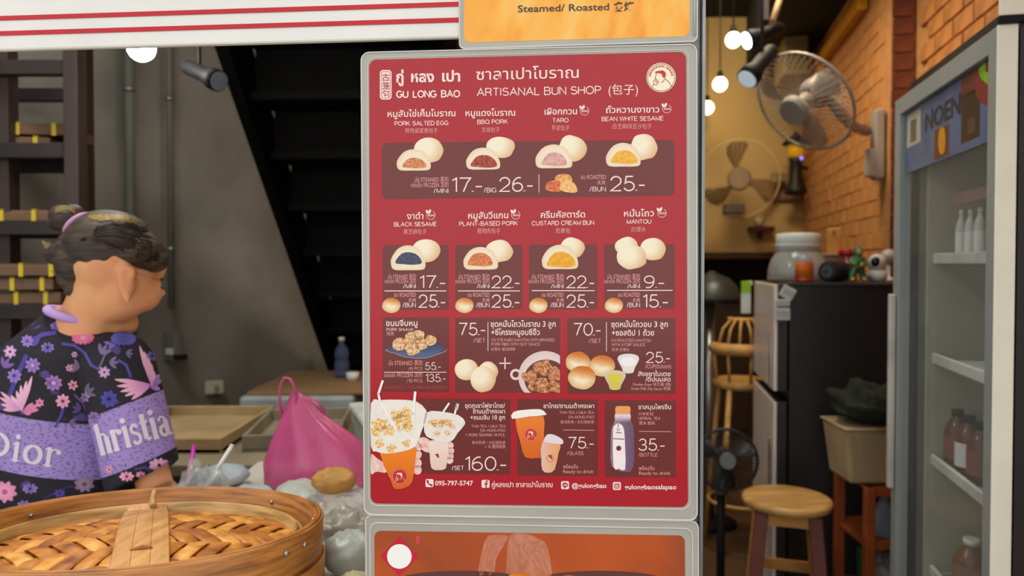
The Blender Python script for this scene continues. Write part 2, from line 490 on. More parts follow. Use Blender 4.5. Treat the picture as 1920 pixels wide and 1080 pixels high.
def stroke_text(mb, sh, s, x0, x1, yb, h, lay, w, y1=None, col=None):
    gap = .17; tot = -gap
    for i, c in enumerate(s): tot += GL[c][0] + gap - (.12 if c == '.' else 0)
    sx = (x1 - x0 - w * h) / max(tot, .05) if len(s) > 1 else h
    X = x0 + w * h / 2; ybr = yb if y1 is None else y1
    W = w * h / 2; vs = []; fs = []
    for c in s:
        gw, paths = GL[c]
        if c == '.': X -= .08 * sx
        for p in paths:
            q = []
            for gx, gy in p:
                x = X + gx * sx; ys = W + gy * (h - 2 * W); y = yb + (ybr - yb) * (x - x0) / max(x1 - x0, 1) - ys
                q.append(Vector((x, y)))
            closed = (q[0] - q[-1]).length < .05 * h and len(q) > 8
            if closed: q = q[:-1]
            n = len(q); b = len(vs)
            for i in range(n):
                a = q[(i - 1) % n] if (closed or i) else q[i]; e = q[(i + 1) % n] if (closed or i < n - 1) else q[i]
                d1 = (q[i] - a); d2 = (e - q[i])
                if d1.length < 1e-6: d1 = d2
                if d2.length < 1e-6: d2 = d1
                d1 = d1.normalized(); d2 = d2.normalized(); m = d1 + d2
                if m.length < 1e-3: m = d1
                m = m.normalized(); nn = Vector((-m.y, m.x)); k = min(1 / max(nn.dot(Vector((-d1.y, d1.x))), .3), 2.2)
                ww = W * (1.7 if c == '.' else 1)
                vs += [q[i] + nn * ww * k, q[i] - nn * ww * k]
            for i in range(n if closed else n - 1):
                j = (i + 1) % n; fs.append((b + 2 * i, b + 2 * i + 1, b + 2 * j + 1, b + 2 * j))
        X += (gw + gap - (.04 if c == '.' else 0)) * sx
    mb.add([sh.pt(v.x, v.y, lay * LAY) for v in vs], fs, False, None, [lin(col)] * len(vs) if col else None)
def T(mb, sh, s, x0, x1, yb, h, lay=3, bold=0.0, col=None, y1=None, shear=0):
    """lay one line of lettering: ink from x0 to x1, baseline yb, letter height h, all in photo pixels"""
    if col is None and not shear and all(c in GL for c in s) and any(c.isalnum() for c in s):
        w = .085 if bold < -.004 else (.115 if bold < .003 else (.135 if bold < .01 else .17))
        return stroke_text(mb, sh, s, x0, x1, yb, h, lay, w, y1)
    vs, fs = text_mesh(s, bold)
    if not vs: return
    th = any('\u0e00' <= c <= '\u0e7f' for c in s); cj = any(ord(c) > 0x2e80 for c in s)
    lat = any(c.isascii() and c.isalnum() for c in s)
    ref = '\u0e01' if th else ('H' if lat else ('\u5305' if cj else 'H'))
    sy = h / ref_h(ref)
    xs = [v.x for v in vs]; a, b = min(xs), max(xs)
    sx = (x1 - x0) / max(b - a, 1e-6)
    ybr = yb if y1 is None else y1
    out = []
    for v in vs:
        x = x0 + (v.x - a) * sx
        y = yb + (ybr - yb) * (x - x0) / max(x1 - x0, 1e-6) - v.y * sy
        out.append(sh.pt(x + shear * v.y * sy, y, lay * LAY))
    cols = [lin(col)] * len(out) if col else None
    mb.add(out, fs, False, None, cols)

def pic(mb, sh, out, cf, lay=3, rings=8, smooth=3, clip=None):
    """printed picture patch: outline in photo pixels, ink colour function cf(x, y, t)"""
    o = catmull(out, smooth) if smooth > 1 else out
    cx = sum(p[0] for p in o) / len(o); cy = sum(p[1] for p in o) / len(o)
    n = len(o); px = [(cx, cy, 0.0)]
    for r in range(1, rings + 1):
        t = r / rings
        for p in o: px.append((cx + (p[0] - cx) * t, cy + (p[1] - cy) * t, t))
    if clip: px = [(clamp(x, clip[0], clip[2]), clamp(y, clip[1], clip[3]), t) for x, y, t in px]
    fs = [(0, 1 + j, 1 + (j + 1) % n) for j in range(n)]
    for r in range(rings - 1):
        a = 1 + r * n; b = a + n
        for j in range(n):
            k = (j + 1) % n; fs.append((a + j, b + j, b + k, a + k))
    mb.add([sh.pt(x, y, lay * LAY) for x, y, t in px], fs, False, None, [lin(cf(x, y, t)) for x, y, t in px])
def ell(cx, cy, rx, ry, n=14, wob=0.0, rot=0, seed=0):
    o = []
    for i in range(n):
        a = 2 * PI * i / n; k = 1 + wob * noise.noise(Vector((cx + math.cos(a) * 1.7, cy + math.sin(a) * 1.7, seed)))
        x, y = rx * math.cos(a) * k, ry * math.sin(a) * k
        o.append((cx + x * math.cos(rot) - y * math.sin(rot), cy + x * math.sin(rot) + y * math.cos(rot)))
    return o
def nz(x, y, s, k=0): return 0.5 + 0.5 * noise.noise(Vector((x / s, y / s, k)))
def flat(c): return lambda x, y, t: c
def doughy(cx, cy, r, hi=(252, 236, 205), lo=(226, 176, 122)):
    def f(x, y, t):
        d = ((x - cx + r * .3) ** 2 + (y - cy + r * .25) ** 2) ** .5 / r
        return lerp(hi, lo, clamp((d - .45) / .9) ** 1.3)
    return f
def grain(a, b, s=4, k=0, c=None):
    def f(x, y, t):
        q = clamp((nz(x, y, s, k) - .3) * 2.5)
        r = lerp(a, b, q)
        if c and nz(x, y, s * .6, k + 5) > .62: r = c
        return r
    return f
def roasted(cx, cy, rx, ry):
    def f(x, y, t):
        q = clamp(((cy + ry * .15) - y) / (ry * .9) + (x - cx) / rx * .25 + (1 - t) * .25 - .15)
        base = lerp((252, 232, 196), (226, 176, 110), clamp(t * 1.5 - .6))
        return lerp(base, (216, 110, 28), q)
    return f

M_lam = mat('laminate_plastic', (180, 174, 160), 0.25, var=0.06, scale=5, coat=0.3, bump=0.08, bscale=25)
M_lamedge = mat('laminate_edge_highlight', (216, 213, 206), 0.2, var=0.05, coat=0.5)  # paler than the laminate, an edge highlight put into the colour
M_red = mat_print('menu_red_print', 0.18, False, (176, 20, 34))
M_pan = mat_print('menu_brown_panel_print', 0.18, False, (112, 42, 38))
M_ink = mat_print('white_ink_print', 0.2, False, (255, 224, 214))
M_ink2 = mat_print('pink_ink_print', 0.2, False, (236, 160, 152))
M_pic = mat_print('picture_print', 0.2)

# --- post behind the cards
Sp = Sheet(1090, 530, 0.016, AX, AZ)
post = thing('sign_post', 'pale grey painted post carrying the menu cards', 'post', mat=Sp.M)
a_, _ = Sp.uv(868, 500); b_, _ = Sp.uv(1313, 500)
MB().box(((a_ + b_) / 2, 0.02, (0.0 + 3.3) / 2 - Sp.org.z), (b_ - a_, 0.03, 3.3)).build('column', mat('post_paint', (206, 202, 194), 0.5), post, bevel=.003, local=True)
MB().box((b_ + .002, 0.015, 1.65 - Sp.org.z), (0.004, 0.045, 3.3)).build('edge_strip', mat('grey_aluminium', (150, 150, 150), 0.35, 0.8), post, local=True)

# --- fascia board
Sf = Sheet(430, 40, 0.006, AX, AZ)
fas = thing('fascia_board', 'white fascia board with two red stripes across the shop opening', 'sign board', mat=Sf.M)
fr = MB(); 
def fpt(px, py, lay): return Sf.pt(px, py, lay)
def strip_at(y_at, h, x0=-700, x1=900):
    # horizontal strip at the height seen at photo x=430
    _, v = Sf.uv(430, y_at); _, v2 = Sf.uv(430, y_at + h)
    u0 = Sf.uv(x0, 90)[0]; u1 = Sf.uv(x1, 90)[0]
    return u0, u1, v, v2
RT = Matrix.Rotation(-math.radians(0.45), 4, 'Y')
u0, u1, v, v2 = strip_at(-330, 413)
MB().box(((u0 + u1) / 2, .005, (v + v2) / 2), (u1 - u0, .01, v - v2), M=RT).build('board', mat('white_fascia_paint', (240, 236, 226), 0.4, var=.03), fas, bevel=.003, local=True)
for ya in (17, 46):
    u0, u1, v, v2 = strip_at(ya, 8.5)
    MB().box(((u0 + u1) / 2, -.0006, (v + v2) / 2), (u1 - u0, .001, v - v2), M=RT).build('stripe', mat('red_stripe_paint', (200, 24, 40), .4, var=.03), fas, local=True)
ub, uc = Sf.uv(1313, 0)[0], Sf.uv(2000, 0)[0]
struct(MB().box((-1.2, 1.09, 2.87), (4.6, .05, 1.06)).build('wall_front_lintel', M_conc))
# ================================================================ MENU CARD
Sm = Sheet(995, 530)
menu = thing('menu_card', 'large laminated red menu card listing steamed buns and drinks with prices', 'menu', mat=Sm.M)
OUT = [(677.5, 99), (1306, 83), (1307, 976), (683.5, 965)]
PRN = [(692, 112), (1286.5, 97), (1290, 951), (695, 944)]
sheet_slab(Sm, quad_rr(OUT, 15), .0022).build('laminate', M_lam, menu, local=True)
o_ = quad_rr(OUT, 15)
MB().tube([Sm.pt(x, y, .0002) for x, y in o_], .0011, 6, closed=True).build('laminate_edge', M_lamedge, menu, local=True)
o_ = quad_rr([(689, 108.5), (1290.5, 93), (1294, 955), (692, 948)], 15)
MB().tube([Sm.pt(x, y, .0001) for x, y in o_], .0006, 5, closed=True).build('seal_line', M_lamedge, menu, local=True)
def fp(sh, out, lay):
    vs = [sh.pt(x, y, lay * LAY) for x, y in out]
    return MB().add(vs, [tuple(range(len(vs)))])
fp(Sm, quad_rr(PRN, 14), 1).build('red_print', M_red, menu, local=True)
def panel(x0, y0, x1, y1, r=5, sk=None):
    dy = -0.018 * (x1 - x0) * clamp((620 - (y0 + y1) / 2) / 450, -.6, 1)
    q = [(x0, y0), (x1, y0 + dy * .9), (x1, y1 + dy * .9), (x0, y1)]
    fp(Sm, quad_rr(q, r, 5), 2).build('price_panel', M_pan, menu, local=True)
panel(716, 268, 1265, 373, 11)
panel(718, 460, 841, 581); panel(854, 459, 979, 580); panel(992, 459, 1120, 580); panel(1133, 458, 1265, 579)
panel(718, 595, 842, 735, 2); panel(854, 596, 1050, 736, 2); panel(1064, 596, 1266, 738, 2)
panel(784, 747, 957, 888, 2); panel(970, 748, 1121, 891, 2); panel(1134, 750, 1267, 894, 2)

# ---- lettering
L1 = MB()   # header
L2 = MB(); L3 = MB()
def t(mb, s, x0, x1, yb, h, bold=0.0, y1=None):
    q = MB(); T(q, Sm, s, x0, x1, yb, h, 3, bold, None, y1)
    q.build('price' if '.-' in s else 'lettering', M_ink2 if mb is L3 else M_ink, menu, local=True)
t(L1, 'กู่', 743, 757, 154, 15, .03); t(L1, 'หลง', 771, 814, 153.5, 15, .03); t(L1, 'เปา', 829, 863, 152.5, 15, .03)
t(L1, 'GU', 743, 766, 184, 14, .03); t(L1, 'LONG', 774, 819, 183.5, 14, .03); t(L1, 'BAO', 827, 863, 183, 14, .03)
t(L1, 'ซาลาเปาโบราณ', 893, 1085, 150, 16, .004, 146)
t(L1, 'ARTISANAL BUN SHOP', 894, 1127, 181, 15.5, .0, 176.5)
t(L1, '(', 1141, 1146, 177, 16); t(L1, '包子', 1147, 1189, 176, 18, .0); t(L1, ')', 1191, 1196, 176, 16)
# seal with three characters
sl = MB(); 
for a, b in (((712, 132), (735, 187)),): pass
seal = fp(Sm, rrect(712.5, 131.5, 734.5, 187, 6), 3).build('seal_print', M_ink, menu, local=True)
rl = MB(); o_ = rrect(715, 134, 732, 184.5, 4)
i_ = rrect(715.8, 134.8, 731.2, 183.7, 3.4)
n_ = len(o_)
rl.add([Sm.pt(x, y, 4 * LAY) for x, y in o_ + i_], [(j, (j + 1) % n_, (j + 1) % n_ + n_, j + n_) for j in range(n_)])
for ch, y in (('古', 151), ('笼', 167), ('包', 182)): T(rl, Sm, ch, 716.8, 730.4, y, 13.0, 4, .01)
rl.build('seal_lettering', M_red, menu, local=True)

rows = [
 ('หมูสับไข่เค็มโบราณ', 727, 854, 219.5, 'PORK. SALTED EGG', 740, 841, 236, '鲜肉咸蛋黄包子', 760, 821, 249),
 ('หมูแดงโบราณ', 873, 966, 218, 'BBQ PORK', 895, 952, 233, '叉烧包子', 903, 937, 247.5),
 ('เผือกกวน', 1021, 1082, 215, 'TARO', 1036, 1066, 230, '芋泥包子', 1034, 1068, 244),
 ('ถั่วหวานงาขาว', 1136, 1236, 212, 'BEAN WHITE SESAME', 1128, 1244, 227.5, '白芝麻绿豆沙包子', 1149, 1222, 241),
 ('งาดำ', 763, 794, 411, 'BLACK SESAME', 739, 819, 425, '黑芝麻包子', 757, 800, 438.5),
 ('หมูสับวีแกน', 878, 953, 410, 'PLANT-BASED PORK', 861, 971, 424, '植物肉包子', 895, 938, 437),
 ('ครีมคัสตาร์ด', 1014, 1097, 408.5, 'CUSTARD CREAM BUN', 997, 1114, 423, '奶黄包', 1042, 1069, 436.5),
 ('หมั่นโถว', 1170, 1226, 406, 'MANTOU', 1175, 1221, 420, '白馒头', 1184, 1211, 434)]
for a in rows:
    t(L2, a[0], a[1], a[2], a[3], 9.2, .012, a[3] - (a[2] - a[1]) * .012)
    t(L2, a[4], a[5], a[6], a[7], 8.4, .006, a[7] - (a[6] - a[5]) * .012)
    t(L3, a[8], a[9], a[10], a[11], 9, .0)
# prices, row one
t(L2, '17.-', 847, 905, 361, 28, -.008, 360.5); t(L2, '26.-', 936, 1000, 360, 28, -.008, 359.5); t(L2, '25.-', 1144, 1210, 359, 29, -.008, 358.5)
t(L2, '/MINI', 813, 841, 362, 8.5); t(L2, '/BIG', 907, 931, 361, 9); t(L2, '/BUN', 1105, 1136, 359, 9)
t(L3, 'นึ่ง STEANED 蒸的', 778, 841, 341, 6.5); t(L3, 'แช่แข็ง FROZEN 冻的', 771, 841, 351, 6.5)
t(L3, 'อบ ROASTED', 1089, 1136, 336, 6.5); t(L3, '炙烤', 1120, 1135, 346, 7.5)
# prices, row two
for (xa, xr, p1, x1a, x1b, p2, x2a, x2b, sh_) in (
    (728, 780, '17.-', 787, 836, '25.-', 785, 836, 0), (860, 918, '22.-', 922, 975, '25.-', 922, 975, 0),
    (997, 1057, '22.-', 1062, 1115, '25.-', 1062, 1115, 0), (1139, 1200, '9.-', 1207, 1246, '15.-', 1205, 1253, 0)):
    t(L2, p1, x1a, x1b, 540.5, 24, -.008); t(L2, p2, x2a, x2b, 577, 25, -.008)
    t(L2, '/MINI', xr - 24, xr, 540.5, 8); t(L2, '/BUN', xr - 25, xr, 576, 8.5)
    t(L3, 'นึ่ง STEANED 蒸的', xa, xr, 522.5, 6.2); t(L3, 'แช่แข็ง FROZEN 冻的', xa - 6, xr, 531, 6.2)
    t(L3, 'อบ ROASTED', xr - 41, xr, 556.5, 6.2, .004); t(L3, '炙烤', xr - 14, xr, 566, 7, .004)
# row three
t(L2, 'ขนมจีบหมู', 724, 783, 611, 8.4, .014); t(L2, 'PORK SHUMAI', 725, 775, 620.5, 5.6, .0); t(L3, '烧卖', 725, 739, 628.5, 7)
t(L3, 'นึ่ง STEANED 蒸的', 729, 792, 684.5, 6.4); t(L3, '/6 PCS', 766, 792, 694, 6.2)
t(L3, 'แช่แข็ง FROZEN 冻的', 721, 792, 707, 6.4); t(L3, '/15 PCS', 763, 792, 717, 6.2)
t(L2, '55.-', 797, 827, 693.5, 14, -.006); t(L2, '135.-', 798, 836, 716, 15, -.006)
t(L2, '75.-', 860, 911, 629, 24, -.008); t(L3, '/SET', 888, 910, 642, 8)
t(L2, 'ชุดหมั่นโถวโบราณ 3 ลูก', 920, 1042, 612.5, 8.2, .012); t(L2, '+ซี่โครงหมูอบซีอิ๊ว', 921, 1012, 628, 8.2, .012)
t(L3, 'X3 STEAMED MANTOU WITH BRAISED', 921, 1040, 640, 5.6); t(L3, 'PORK RIBS WITH SOY SAUCE', 921, 1013, 648, 5.6); t(L3, '白馒头 酱油排骨', 921, 966, 657, 6)
t(L2, '70.-', 1075, 1127, 629.5, 24, -.008); t(L3, '/SET', 1104, 1127, 643, 8)
t(L2, 'ชุดหมั่นโถวอบ 3 ลูก', 1146, 1252, 613, 8.2, .012); t(L2, '+ซอสดิป 1 ถ้วย', 1147, 1226, 629, 8.2, .012)
t(L3, 'X3 ROASTED MANTOU', 1146, 1220, 641, 5.6); t(L3, 'WITH X1 DIP SAUCE', 1146, 1210, 649, 5.6); t(L3, '炙烤 白馒头', 1147, 1180, 658, 6)
t(L2, '25.-', 1211, 1257, 680.5, 21, -.008); t(L3, '/CUP(ดิปแยก)', 1210, 1258, 690.5, 6)
t(L2, 'สังขยาใบเตย', 1196, 1257, 705, 6.6, .01); t(L2, '/ดิปนมสด', 1210, 1257, 715, 6.6, .01)
t(L3, 'Pandan Kaya 班兰酱 (甜)', 1187, 1258, 723, 5); t(L3, 'Fresh Milk Dip Sauce 奶酱', 1184, 1257, 731, 5)
# row four
t(L2, 'ชุดภูเขาไฟชาไทย/', 872, 947, 764.5, 6.6, .008); t(L2, 'ชานมต้าหงเผา', 887, 947, 775, 6.6, .008); t(L2, '+ขนมจีบ 10 ลูก', 882, 947, 786.5, 6.6, .008)
t(L3, 'THAI TEA / MILK TEA', 884, 948, 801.5, 5.4); t(L3, 'DA-HONG-PAO', 901, 948, 809.5, 5.4); t(L3, '+ PORK SHUMAI 10 PCS.', 873, 947, 818, 5.4)
t(L3, '泰式奶茶 / 大红袍奶茶', 885, 948, 832, 5.6); t(L3, '+ 10 猪肉烧卖', 909, 948, 840, 5.6)
t(L2, '/SET', 847, 870, 881, 8); t(L2, '160.-', 872, 950, 882.5, 27, -.008)
t(L2, 'ชาไทย/ชานมต้าหงเผา', 1019, 1114, 765, 6.6, .008)
t(L3, 'THAI TEA / MILK TEA', 1049, 1114, 776, 5.4); t(L3, 'DA-HONG-PAO', 1066, 1114, 784.5, 5.4); t(L3, '泰式奶茶 / 大红袍奶茶', 1051, 1114, 793.5, 5.6)
t(L2, '75.-', 1065, 1114, 841, 22, -.008); t(L3, '/GLASS', 1063, 1094, 853, 7)
t(L3, 'พร้อมดื่ม', 1056, 1084, 878, 5.4, .004); t(L3, 'Ready to drink', 1056, 1113, 887, 6.4)
t(L2, 'ชาสมุนไพรจีน', 1197, 1258, 767, 6.6, .008)
t(L3, 'CHINESE', 1197, 1226, 778.5, 5.6); t(L3, 'HERBAL TEA', 1197, 1238, 787, 5.6); t(L3, '草本 飲料', 1198, 1228, 796, 6.4)
t(L2, '35.-', 1197, 1247, 845, 23, -.008); t(L3, '/BOTTLE', 1197, 1233, 856, 7)
t(L3, 'พร้อมดื่ม', 1198, 1227, 881, 5.4, .004); t(L3, 'Ready to drink', 1198, 1257, 890, 6.4)
# contacts
t(L2, '095-797-5747', 816, 887, 910, 8.6, .02); t(L2, 'กู่หลงเปา ซาลาเปาโบราณ', 922, 1036, 913, 7.4, .014)
t(L2, '@gulongbao', 1072, 1137, 914.5, 8.4, .018); t(L2, 'gulongbaosalapao', 1171, 1268, 917, 8.4, .018)
# rules and the plus
def bar(mb, x0, y0, x1, y1, w=1.1, lay=3):
    m_ = M_ink2 if mb is L3 else M_ink; mb = MB()
    d = Vector((x1 - x0, y1 - y0)).normalized(); n = Vector((-d.y, d.x)) * w / 2
    q = [(x0 + n.x, y0 + n.y), (x1 + n.x, y1 + n.y), (x1 - n.x, y1 - n.y), (x0 - n.x, y0 - n.y)]
    mb.add([Sm.pt(x, y, lay * LAY) for x, y in q], [(0, 1, 2, 3)])
    mb.build('rule_line', m_, menu, local=True)
for x0, x1, y in ((721, 837, 545.5), (859, 975, 545.5), (997, 1115, 545), (1138, 1261, 544.5)): bar(L2, x0, y, x1, y, 1.6)
bar(L2, 720, 697.8, 837, 697.8, 1.2); bar(L2, 915, 604, 915, 658); bar(L2, 1137, 604, 1137, 659); bar(L2, 1010.5, 327, 1010.5, 361)
bar(L3, 1056, 806, 1114, 806.8); bar(L3, 1198, 808.5, 1258, 809.2)
bar(L2, 936, 681, 958, 681, 2.2); bar(L2, 947, 670, 947, 692, 2.2)
fl = MB(); T(fl, Sm, 'ทานกับจิ๊กโฉ่ว น้ำมันพริก กระเทียมเจียว', 721, 838, 729, 5, 3); fl.build('fine_print', mat_print('red_ink_print', .2, False, (190, 60, 58)), menu, local=True)

# ---- vegan leaf badges
for cx, cy in ((1096, 207), (1250, 203), (808, 402.5), (967, 402), (1241, 398.5)):
    b = MB(); n = 20
    for r0, r1, a0, a1 in ((7.6, 8.4, -60, 215),):
        for i in range(n):
            a, c = [math.radians(a0 + (a1 - a0) * (i + k) / n) for k in (0, 1)]
            b.add([Sm.pt(cx + r * math.cos(q), cy + 1 + r * math.sin(q), 3 * LAY) for r, q in ((r0, a), (r1, a), (r1, c), (r0, c))], [(0, 1, 2, 3)])
    for an, ln in ((-125, 9.5), (-70, 10)):
        d = Vector((math.cos(math.radians(an)), math.sin(math.radians(an)))); q = Vector((-d.y, d.x)); s0 = Vector((cx - 4, cy - 1))
        b.add([Sm.pt(*(s0 + d * u + q * v), 3 * LAY) for u, v in ((0, 0), (ln * .4, 2.6), (ln * .8, 2), (ln, 0), (ln * .75, -2), (ln * .35, -2.4))], [tuple(range(6))])
    T(b, Sm, 'VEGAN', cx - 6, cx + 6.5, cy + 3.4, 4, 3, .01)
    b.build('vegan_badge', M_ink, menu, local=True)

# ---- emblem
def disc(mb, sh, cx, cy, r, lay, n=36, col=None):
    mb.add([sh.pt(cx + r * math.cos(2 * PI * i / n), cy + r * math.sin(2 * PI * i / n), lay * LAY) for i in range(n)], [tuple(range(n))], False, None, [lin(col)] * n if col else None)
def ringp(mb, sh, cx, cy, r0, r1, lay, n=40, a0=0, a1=360, col=None):
    for i in range(n):
        a, c = [math.radians(a0 + (a1 - a0) * (i + k) / n) for k in (0, 1)]
        mb.add([sh.pt(cx + r * math.cos(q), cy + r * math.sin(q), lay * LAY) for r, q in ((r0, a), (r1, a), (r1, c), (r0, c))], [(0, 1, 2, 3)], False, None, [lin(col)] * 4 if col else None)
def stroke(mb, sh, pts, w, lay, col):
    for a, b in zip(pts, pts[1:]):
        d = (Vector(b) - Vector(a)); 
        if d.length < 1e-6: continue
        d.normalize(); n = Vector((-d.y, d.x)) * w / 2; a2 = Vector(a) - d * w * .3; b2 = Vector(b) + d * w * .3
        mb.add([sh.pt(q.x, q.y, lay * LAY) for q in (a2 + n, b2 + n, b2 - n, a2 - n)], [(0, 1, 2, 3)], False, None, [lin(col)] * 4)
def emblem(mb, sh, cx, cy, r, lay, paper, ink, hair, txt=True):
    k = r / 28.0
    X = lambda x, y: (cx + x * k, cy + y * k)
    disc(mb, sh, cx, cy, r, lay, 40, paper)
    ringp(mb, sh, cx, cy, r * .91, r * .945, lay + 1, col=ink)
    cap = [X(-12, -9), X(-9, -12), X(-1, -13), X(3, -13.5), X(8, -10), X(9, -3), X(6, 1), X(3, -1), X(2, -6), X(-4, -8)]
    pic(mb, sh, cap, flat(hair), lay + 1, 2, 2)
    stroke(mb, sh, [X(-9, -8), X(-10, -3), X(-12, 1), X(-10, 2), X(-10, 5)], 1.0 * k, lay + 1, ink)
    stroke(mb, sh, [X(0, 9), X(4, 8), X(7, 2), X(12, 6), X(16, 10), X(20, 18)], 1.0 * k, lay + 1, ink)
    ringp(mb, sh, X(-10, 9)[0], X(-10, 9)[1], 4.4 * k, 5.4 * k, lay + 1, 16, col=hair)
    stroke(mb, sh, [X(-14, 13), X(-17, 18)], 1.0 * k, lay + 1, ink)
    stroke(mb, sh, [X(-12, 7), X(-7, 8), X(-9, 11)], .9 * k, lay + 1, ink)
    if txt:
        for i in range(34):
            if i == 21: continue
            a = math.radians(-172 + i * 4.9); q0, q1 = r * .72, r * .83
            w = .9 * k if i % 3 else 1.5 * k
            stroke(mb, sh, [(cx + q0 * math.cos(a), cy + q0 * math.sin(a)), (cx + q1 * math.cos(a), cy + q1 * math.sin(a))], w, lay + 1, hair)
em = MB(); emblem(em, Sm, 1239.5, 145.5, 27.5, 3, (255, 238, 205), (120, 40, 40), (200, 40, 40))
em.build('round_emblem', M_pic, menu, local=True)

# ---- contact icons
ics = []
for cx, cy in ((805.5, 905.5), (910.5, 907), (1059.5, 909.5), (1156.5, 911)):
    ic = MB(); ics.append(ic); vs = [Sm.pt(x, y, 3 * LAY) for x, y in rrect(cx - 7.5, cy - 7.5, cx + 7.5, cy + 7.5, 3)]
    ic.add(vs, [tuple(range(len(vs)))], False, None, [lin((255, 226, 218))] * len(vs))
RED = (176, 30, 44)
ic = ics[0]
stroke(ic, Sm, [(801.5, 901.5), (802.5, 905), (805.5, 908), (809.5, 909.5)], 2.2, 4, RED); stroke(ic, Sm, [(801, 901), (803, 903)], 3.2, 4, RED); stroke(ic, Sm, [(808, 908.5), (810, 910)], 3.2, 4, RED)
ic = ics[1]
stroke(ic, Sm, [(914.5, 901.5), (912, 902), (911.5, 905), (911.5, 914)], 2.2, 4, RED); stroke(ic, Sm, [(908.5, 907), (914.5, 907)], 2, 4, RED)
ic = ics[2]
pic(ic, Sm, ell(1059.5, 909, 5.6, 4.6), flat(RED), 4, 2); stroke(ic, Sm, [(1058.5, 912), (1058.5, 915.5)], 1.6, 4, RED)
T(ic, Sm, 'LINE', 1055.6, 1063.4, 910.8, 3.4, 5, .02, (255, 226, 218))
ic = ics[3]
vs = rrect(1151.5, 906, 1161.5, 916, 3); vi = rrect(1152.8, 907.3, 1160.2, 914.7, 2.2); n_ = len(vs)
ic.add([Sm.pt(x, y, 4 * LAY) for x, y in vs + vi], [(j, (j + 1) % n_, (j + 1) % n_ + n_, j + n_) for j in range(n_)], False, None, [lin(RED)] * (2 * n_))
ringp(ic, Sm, 1156.5, 911, 1.6, 2.7, 4, 16, col=RED); disc(ic, Sm, 1159.4, 908.3, .7, 4, 8, RED)
for ic in ics: ic.build('contact_icon', M_pic, menu, local=True)

# ---- printed pictures
def cut_bun(mb, x0, x1, yb, yt, fill, fc, whole, crust=(248, 230, 200), wr=None):
    wx, wy, rx, ry = whole
    pic(mb, Sm, ell(wx, wy, rx, ry, 14, .12), doughy(wx, wy, rx * 1.05), 3, 7)
    cx = (x0 + x1) / 2; h = yb - yt
    dome = [(x0, yb - h * .28), (x0 + 3, yb - h * .55), (x0 + (cx - x0) * .45, yt + h * .12), (cx, yt), (x1 - (x1 - cx) * .4, yt + h * .14), (x1 - 3, yb - h * .5), (x1, yb - h * .2), (x1 - 5, yb), (cx, yb + 1), (x0 + 6, yb)]
    def f(x, y, t): return lerp(crust, lerp(crust, (236, 190, 140), .8), clamp((t - .72) * 3.2) * .6 + .15 * nz(x, y, 6))
    pic(mb, Sm, dome, f, 4, 8, 4)
    fx, fy, frx, fry = fill
    pic(mb, Sm, [(fx - frx, fy + fry * .7), (fx - frx * .85, fy - fry * .1), (fx - frx * .45, fy - fry * .85), (fx + frx * .1, fy - fry), (fx + frx * .6, fy - fry * .7), (fx + frx * .95, fy), (fx + frx, fy + fry * .75), (fx + frx * .3, fy + fry * .95), (fx - frx * .4, fy + fry * .85)], fc, 5, 9, 4)
def pics(name='dish_picture'):
    return MB()
b = MB(); cut_bun(b, 744, 808, 319, 280, (777, 306, 22, 10), grain((232, 160, 110), (214, 116, 62), 5, 1, (180, 90, 60)), (804, 282, 28, 24)); b.build('dish_picture', M_pic, menu, local=True)
b = MB(); cut_bun(b, 874, 938, 317, 277, (907, 303, 24, 12), grain((206, 84, 58), (150, 44, 34), 5, 2, (92, 28, 24)), (939, 276, 26, 20)); b.build('dish_picture', M_pic, menu, local=True)
b = MB(); cut_bun(b, 1004, 1073, 314.5, 271, (1039, 299, 23, 13), grain((232, 180, 168), (212, 148, 144), 6, 3), (1073, 278, 26, 24)); b.build('dish_picture', M_pic, menu, local=True)
b = MB(); cut_bun(b, 1136, 1201, 311.5, 268, (1170, 295, 24, 13), grain((250, 188, 64), (238, 166, 40), 6, 4), (1207, 276, 26, 24)); b.build('dish_picture', M_pic, menu, local=True)
b = MB(); pic(b, Sm, ell(1057, 335, 16, 9, 12, .2), grain((244, 196, 110), (222, 130, 50), 5, 5), 3, 6)
pic(b, Sm, [(1024, 356), (1024, 345), (1034, 339), (1050, 340), (1052, 358), (1038, 360)], grain((238, 150, 80), (196, 60, 40), 3, 6), 4, 6)
pic(b, Sm, [(1049, 352), (1054, 342), (1066, 339), (1078, 345), (1082, 360), (1066, 361), (1054, 358)], grain((250, 210, 140), (236, 160, 70), 4, 7), 5, 6); b.build('dish_picture', M_pic, menu, local=True)
b = MB(); cut_bun(b, 733, 798, 505.5, 460, (766, 485, 24, 12), grain((58, 62, 88), (76, 82, 108), 4, 8, (34, 34, 50)), (799, 470, 26, 22)); b.build('dish_picture', M_pic, menu, local=True)
b = MB(); cut_bun(b, 869, 934, 504.5, 463, (900, 487, 23, 13), grain((238, 146, 82), (216, 108, 50), 3, 9, (160, 70, 34)), (937, 471, 25, 21.5)); b.build('dish_picture', M_pic, menu, local=True)
b = MB(); cut_bun(b, 1016, 1084, 503.5, 459, (1052, 487, 26, 15), grain((248, 186, 24), (236, 150, 16), 7, 10), (1073, 465, 23, 20)); b.build('dish_picture', M_pic, menu, local=True)
b = MB()
for q, l in (((1175, 462, 22, 18), 3), ((1224, 467.5, 24.5, 21), 3), ((1184, 483, 28, 23), 4)): pic(b, Sm, ell(q[0], q[1], q[2], q[3], 14, .12), doughy(q[0], q[1], q[2]), l, 7)
b.build('dish_picture', M_pic, menu, local=True)
